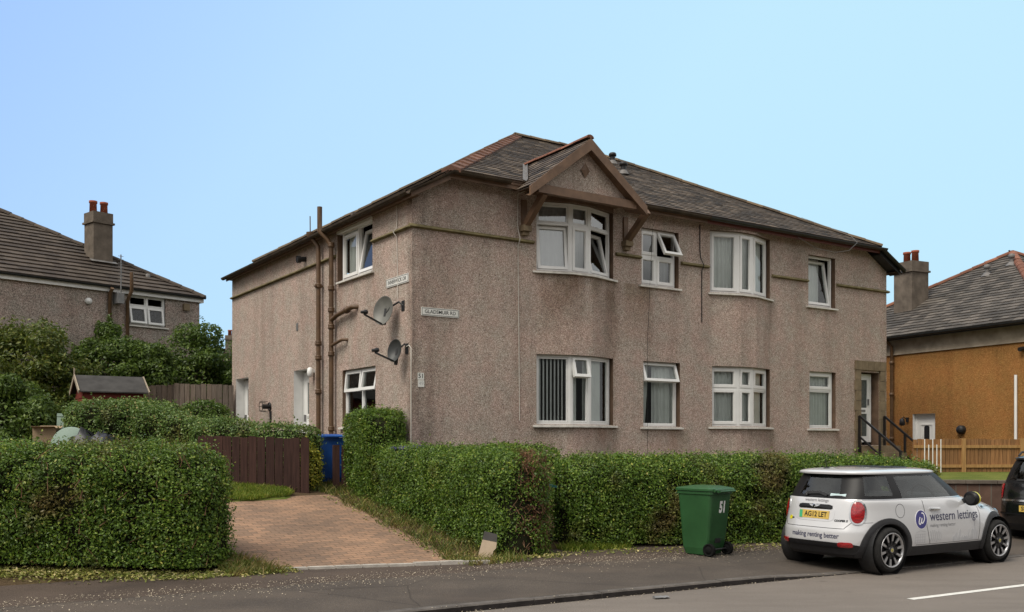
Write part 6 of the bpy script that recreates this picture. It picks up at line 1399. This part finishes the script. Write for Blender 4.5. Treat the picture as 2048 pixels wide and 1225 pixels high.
    def plate(D, cx, cz, w, hh, body, green, off, name='number_plate'):
        p0 = D.at(cx, cz, off); m = MB(); x = p0.x; m.add([(x, -(cx - w / 2), cz - hh / 2), (x, -(cx + w / 2), cz - hh / 2), (x + .012, -(cx + w / 2), cz + hh / 2), (x + .012, -(cx - w / 2), cz + hh / 2), (x + .03, -(cx - w / 2), cz - hh / 2), (x + .03, -(cx + w / 2), cz - hh / 2), (x + .03, -(cx + w / 2), cz + hh / 2), (x + .03, -(cx - w / 2), cz + hh / 2)], [(0, 1, 2, 3), (1, 5, 6, 2), (0, 3, 7, 4), (3, 2, 6, 7), (0, 4, 5, 1)]); P = m.build(name, 'plate_yellow', C)
        return P, x
    P, x = plate(B, .0, .775, .52, .112, '', True, .02)
    m = MB(); m.quad((x - .001, .258, .722), (x - .001, .205, .722), (x + .009, .205, .828), (x + .009, .258, .828)); m.build('green_flash', 'plate_green', P)
    m = MB(); text_on(m, 'AG12 LET', .1, (x + .0035, -.03, .775), (0, -1, 0), (.1, 0, 1), 0, .002, .40); m.build('lettering', 'ink', P)
    m = MB(); pts = [(-.30, .868), (-.27, .853), (.27, .853), (.30, .868), (.29, .905), (.24, .918), (-.24, .918), (-.29, .905)]; ds = []
    for (a0, b0), (a1, b1) in zip(pts, pts[1:] + pts[:1]): ds += [(a0 + (a1 - a0) * i / 5, b0 + (b1 - b0) * i / 5) for i in range(5)]
    B.fan(m, ds, .012, 0, 3, .012); m.build('boot_handle', 'alloy_dark', C)
    m = MB(); B.fan(m, oval(0, .893, .032, .026, 20), .028, 0, 2, .004)
    for sg in (-1, 1): B.fan(m, [(sg * .03, .905), (sg * .10, .913), (sg * .085, .897), (sg * .06, .884), (sg * .03, .876)], .027, 0, 2)
    m.build('badge', 'chrome', C); m = MB(); B.fan(m, oval(0, .893, .018, .014, 16), .034, 0, 2); m.build('badge_centre', 'gloss_black', C)
    m = MB(); B.fan(m, oval(-.44, .705, .034, .03, 20), .004, 0, 2); B.fan(m, [(-.41, .715), (-.37, .71), (-.37, .695), (-.41, .69)], .004, 1, 2); m.build('side_badge', ['yellow_paint', 'gloss_black'], C)
    m = MB(); vs, fs = text_geo('COOPER S', .038, .002); B.mesh(m, [(v[0] + .44, v[1] + .705) for v in vs], fs, .004); m.build('lettering', 'alloy_dark', C)
    # lettering on the tail
    m = MB(); vs, fs = text_geo('making renting better', .098, .0015); k = .80 / (max(v[0] for v in vs) - min(v[0] for v in vs)); B.mesh(m, [(v[0] * k + .05, v[1] + .495) for v in vs], fs, .003); m.build('lettering', 'decal_navy', bd)
    m = MB(); vs, fs = text_geo('western lettings', .062, .0005); B.mesh(m, [(v[0] * 1.05, v[1] + .972) for v in vs], fs, .004); m.build('lettering', 'decal_grey', bd)
    # rear lower bumper, reflectors
    m = MB(); pts = []
    for a in lin(-.70, .70, 28): pts.append((a, .41 - .05 * (abs(a) / .7) ** 6))
    for a in lin(.70, -.70, 28): pts.append((a, .255))
    P1 = [B.at(a, b, .016) for a, b in pts]; k = 29
    if all(P1): m.add(P1, [(i, i + 1, 2 * k - 2 - i, 2 * k - 1 - i) for i in range(k - 1)], 0, True); P0 = [B.at(a, b, -.005) for a, b in pts]; m.add(P1[:k] + P0[:k], [(i, k + i, k + i + 1, i + 1) for i in range(k - 1)], 0)
    m.build('bumper_trim', 'cladding', C)
    for sg in (-1, 1):
        m = MB(); B.fan(m, oval(sg * .52, .385, .085, .034, 28, 4), .019, 0, 3, .006); m.build('reflector', 'red_lamp', C)
    m = MB(); B.line(m, [(-.5, .345), (.5, .345)], .02, .02); m.build('bumper_groove', 'gloss_black', C)
    # side lettering and emblem
    m = MB(); Dr.fan(m, oval(.625, .705, .128, .137, 40), .002, 0, 4); m.build('emblem_ring', 'decal_white', bd); m = MB(); Dr.fan(m, oval(.625, .705, .119, .128, 40), .0035, 0, 4); E_ = m.build('emblem', 'decal_indigo', bd)
    m = MB()
    def stroke(pts, w):
        q = []
        for i in range(len(pts) - 1):
            p0, p1, p2, p3 = pts[max(0, i - 1)], pts[i], pts[i + 1], pts[min(len(pts) - 1, i + 2)]
            for j in range(6):
                t = j / 6; q.append(tuple(.5 * (2 * p1[c] + (p2[c] - p0[c]) * t + (2 * p0[c] - 5 * p1[c] + 4 * p2[c] - p3[c]) * t * t + (3 * p1[c] - p0[c] - 3 * p2[c] + p3[c]) * t ** 3) for c in (0, 1)))
        q.append(pts[-1]); Dr.line(m, q, w, .0055)
    c0 = (.625, .705); stroke([(c0[0] - .028, c0[1] + .035), (c0[0] - .055, c0[1] - .03), (c0[0] - .045, c0[1] - .062), (c0[0] - .02, c0[1] - .055), (c0[0] + .012, c0[1] + .02), (c0[0] + .0, c0[1] - .035), (c0[0] + .02, c0[1] - .05), (c0[0] + .06, c0[1] - .005), (c0[0] + .065, c0[1] + .05), (c0[0] + .045, c0[1] + .085), (c0[0] + .01, c0[1] + .09)], .017); m.build('emblem_letter', 'decal_white', bd)
    m = MB(); vs, fs = text_geo('western lettings', .185, .0008); a, b = min(v[0] for v in vs), max(v[0] for v in vs); Dr.mesh(m, [(.815 + (v[0] - a) / (b - a) * 1.14, v[1] + .735) for v in vs], fs, .003); m.build('lettering', 'decal_navy', bd)
    m = MB(); vs, fs = text_geo('making renting better', .07, .0); a, b = min(v[0] for v in vs), max(v[0] for v in vs); Dr.mesh(m, [(.815 + (v[0] - a) / (b - a) * .58, v[1] + .612) for v in vs], fs, .003); m.build('lettering', 'decal_grey', bd)
    # pale skyline transfer along the sill
    m = MB(); rs = random.Random(5)
    for x0, x1, st in ((.50, .72, 'g'), (.83, 1.08, 'w'), (1.34, 1.62, 't'), (1.64, 1.93, 's')):
        m.cut()
        if st == 'g':
            for i in range(5): Dr.line(m, [(x0 + i * .05, .37), (x0 + i * .05, .50)], .012, .002)
            for z in (.38, .42, .46, .50): Dr.line(m, [(x0, z), (x1, z)], .008, .0022)
            Dr.line(m, [(x0, .52), (x0 + .1, .55), (x1, .53)], .01, .002)
        elif st == 'w':
            for i in range(6): a = x0 + i * .045; Dr.line(m, [(a, .37 + rs.random() * .03), (a + .02, .44), (a - .01, .50 + rs.random() * .05)], .016, .002)
        else:
            a = x0
            while a < x1: w = rs.uniform(.03, .06); t = .42 + rs.random() * .13; Dr.fan(m, [(a, .365), (a + w, .365), (a + w, t - .03), (a + w / 2, t), (a, t - .03)], .002, 0, 2); a += w + .008
            if st == 's': Dr.line(m, [(1.86, .42), (1.865, .66)], .012, .002)
    m.build_parts('skyline_transfer', 'decal_pale', bd)
    # handle, fuel flap, repeater, mirror, wiper, aerial
    m = MB(); Dr.fan(m, oval(.93, .842, .115, .022, 28, 3), .028, 0, 3, .006); m.build('door_handle', 'chrome', C)
    m = MB(); Dr.fan(m, [(2.06, .845), (2.15, .87), (2.24, .83), (2.23, .80), (2.1, .80)], .006, 0, 2); m.build('side_repeater', 'chrome', C); m = MB(); Dr.fan(m, oval(2.16, .825, .035, .016, 16), .009, 0, 2); m.build('repeater_lens', 'alloy_dark', C)
    for sd in (-1, 1):
        m = MB(); o = Vector((1.6, sd * .96, .975)); m.tube([(1.72, sd * .76, .93), (1.66, sd * .9, .93)], [.035, .03], 10, 0); rg = []
        for i in range(9):
            f = -1 + 2 * i / 8; s_ = math.sqrt(max(0, 1 - abs(f) ** 3.0)) * .98 + .02; rg.append([(o.x + .055 + f * .055 * 1.0 if 0 else o.x + .07 * (1 + f) * .8, o.y + .12 * math.cos(t) * (s_ if f > 0 else min(1, s_ + .45)), o.z + .105 * math.sin(t) * (s_ if f > 0 else min(1, s_ + .45))) for t in lin(0, 2 * PI, 20)[:-1]])
        m.loft(rg[3:], 1, True, True, False, True); m.loft(rg[:4], 0, True, True, True, False); MM = m.build('wing_mirror', ['gloss_black', 'yellow_paint'], C)
        m = MB(); m.lathe([(0, .0), (.075, .0)], (o.x - .002, o.y, o.z), (-1, 0, 0), 20); m.build('mirror_glass', 'alloy_dark', MM)
    Bb = Draper(bb, 'rear'); m = MB(); Bb.line(m, [(-.22, 1.06), (.02, 1.075), (.16, 1.04)], .035, .02); p = Bb.at(-.2, 1.06, .02); m.tube([p, p + Vector((-.02, 0, -.04))], .02, 8); m.build('rear_wiper', 'black_plastic', C)
    m = MB(); Bb.fan(m, [(.2, 1.04), (.44, 1.04), (.44, 1.075), (.2, 1.075)], .002, 0, 2); m.build('window_sticker', 'paper', C)
    m = MB(); m.lathe([(.05, 0), (.045, .015), (.015, .03)], (-.2, .1, 1.405), n=14); m.tube([(-.2, .1, 1.42), (-.24, .1, 1.60)], [.006, .003], 6); m.build('aerial', 'black_plastic', C)
    m = MB(); m.box(.35, .95, -.4, .4, 1.425, 1.437) if 0 else m.loft([[(p[0], p[1], 1.436) for p in oval(.65, 0, .34, .42, 32, 5)], [(p[0], p[1], 1.41) for p in oval(.65, 0, .36, .44, 32, 5)]], 0, True, True, True, False); m.build('sunroof', 'gloss_black', C)
    # lower sill strip and front lamps
    for sg in (-1, 1):
        m = MB(); m.lathe([(0, .03), (.07, .02), (.085, -.02)], (2.9, sg * .5, .70), (.8, sg * .25, .35), 24); m.build('headlight', 'chrome', C)
    m = MB(); m.box(3.06, 3.2, -.42, .42, .38, .56); m.build('grille', 'gloss_black', C)
silver_car()
def black_car():
    h = R(31.05); ph = Vector((9.20, 16.75, .03)); C = empty('estate_car', 'black estate car parked in front of the silver hatchback', 'car', ph + Vector((math.cos(h), math.sin(h), 0)) * .85, h)
    LB = [(.20, -.70, 3.3, .80, 5, 3.5), (.34, -.80, 3.42, .86, 5, 3.4), (.5, -.85, 3.47, .885, 5, 3.2), (.66, -.84, 3.46, .89, 5, 3.), (.78, -.80, 3.38, .888, 5, 2.8), (.9, -.775, 3.1, .88, 5, 2.7), (.98, -.75, 2.6, .868, 5, 2.9), (1.04, -.725, 2.3, .85, 5, 3.2)]
    LG = [(1.04, -.72, 2.28, .845, 4.8, 3.6), (1.2, -.65, 2.05, .80, 4.8, 3.6), (1.38, -.56, 1.7, .73, 4.8, 3.6), (1.48, -.51, 1.5, .68, 4.8, 3.6)]
    LR = [(1.47, -.57, 1.5, .69, 4.8, 3.6), (1.50, -.56, 1.5, .69, 4.6, 3.6), (1.53, -.5, 1.4, .64, 4., 3.4), (1.56, -.3, 1.2, .5, 3.6, 3), (1.575, 0, .9, .25, 3, 3), (1.58, .2, .7, .1, 3, 3)]
    SP = [('rear_window', .43, .57, 1, 1), ('side_window', .62, .69, 1, 1), ('side_window', .705, .765, 0, 1), ('side_window', .775, .85, 0, 1), ('side_window', .31, .38, 1, 1), ('side_window', .235, .295, 0, 1), ('side_window', .15, .225, 0, 1), ('windscreen', -.105, .105, 0, 1)]
    WH = [(0.05, .32), (2.65, .32)]; bd, bvh, bb, rb, br = car_shell(C, LB, LG, LR, WH, .32, .36, 'black_car_paint', 'black_car_paint', .33, SP)
    m = MB(); m.poly([(p[0], p[1], 1.035) for p in rb[-1]]); m.build('parcel_shelf', 'seat_grey', C); seats(C, 1.2, .3, 1.05, 1.3)
    for x, z in WH:
        for sd in (-1, 1):
            car_wheel(C, x, sd * .78, .32, .2, sd, 7); m = MB(); m.lathe([(.361, -.12), (.361, .14), (.05, .14)], (x, sd * .74, z), (0, -sd, 0), 36); m.build('wheel_well', 'black_plastic', C)
    B = Draper(bvh, 'rear')
    for sg in (-1, 1):
        D = Draper(bvh, 'rear', -1, .5 * (1 if sg > 0 else -1)); m = MB(); tgt = Vector((-.68, -.74 * sg, .9)); d = Vector((1, D.k, 0)).normalized(); a0 = -(tgt - d * (tgt.x / d.x)).y; ov = oval(a0, .9, .085, .17, 36, 4); D.fan(m, ov, .008, 0, 5, .02)
        m.build('tail_light', 'red_lamp', C); m = MB(); [D.line(m.cut(), [(a0 - .07, z), (a0 + .07, z)], .012, .028) for z in (.82, .88, .94)]; m.build_parts('lamp_rib', 'gloss_black', C)
    m = MB(); B.line(m, [(-.72, .735), (.72, .735)], .035, .012); m.build('boot_trim', 'chrome', C)
    p = B.at(0, .6, .02); x = p.x; m = MB(); m.box(x, x + .02, -.26, .26, .545, .655); P = m.build('number_plate', 'plate_yellow', C); m = MB(); text_on(m, 'SE', .1, (x - .002, .175, .6), (0, -1, 0), (0, 0, 1), 0, .002); m.build('lettering', 'ink', P)
    m = MB(); B.line(m, [(-.75, .5), (.75, .5)], .03, .01); m.build('bumper_groove', 'gloss_black', C)
    Bb = Draper(bb, 'rear'); m = MB(); Bb.line(m, [(-.4, 1.10), (.0, 1.09), (.1, 1.08)], .03, .015); m.build('rear_wiper', 'black_plastic', C)
    for sd in (-1, 1): m = MB(); m.tube([(-.3, sd * .6, 1.53), (-.2, sd * .6, 1.6), (1.0, sd * .6, 1.61), (1.15, sd * .58, 1.55)], .018, 8); m.build('roof_rail', 'black_plastic', C)
black_car()
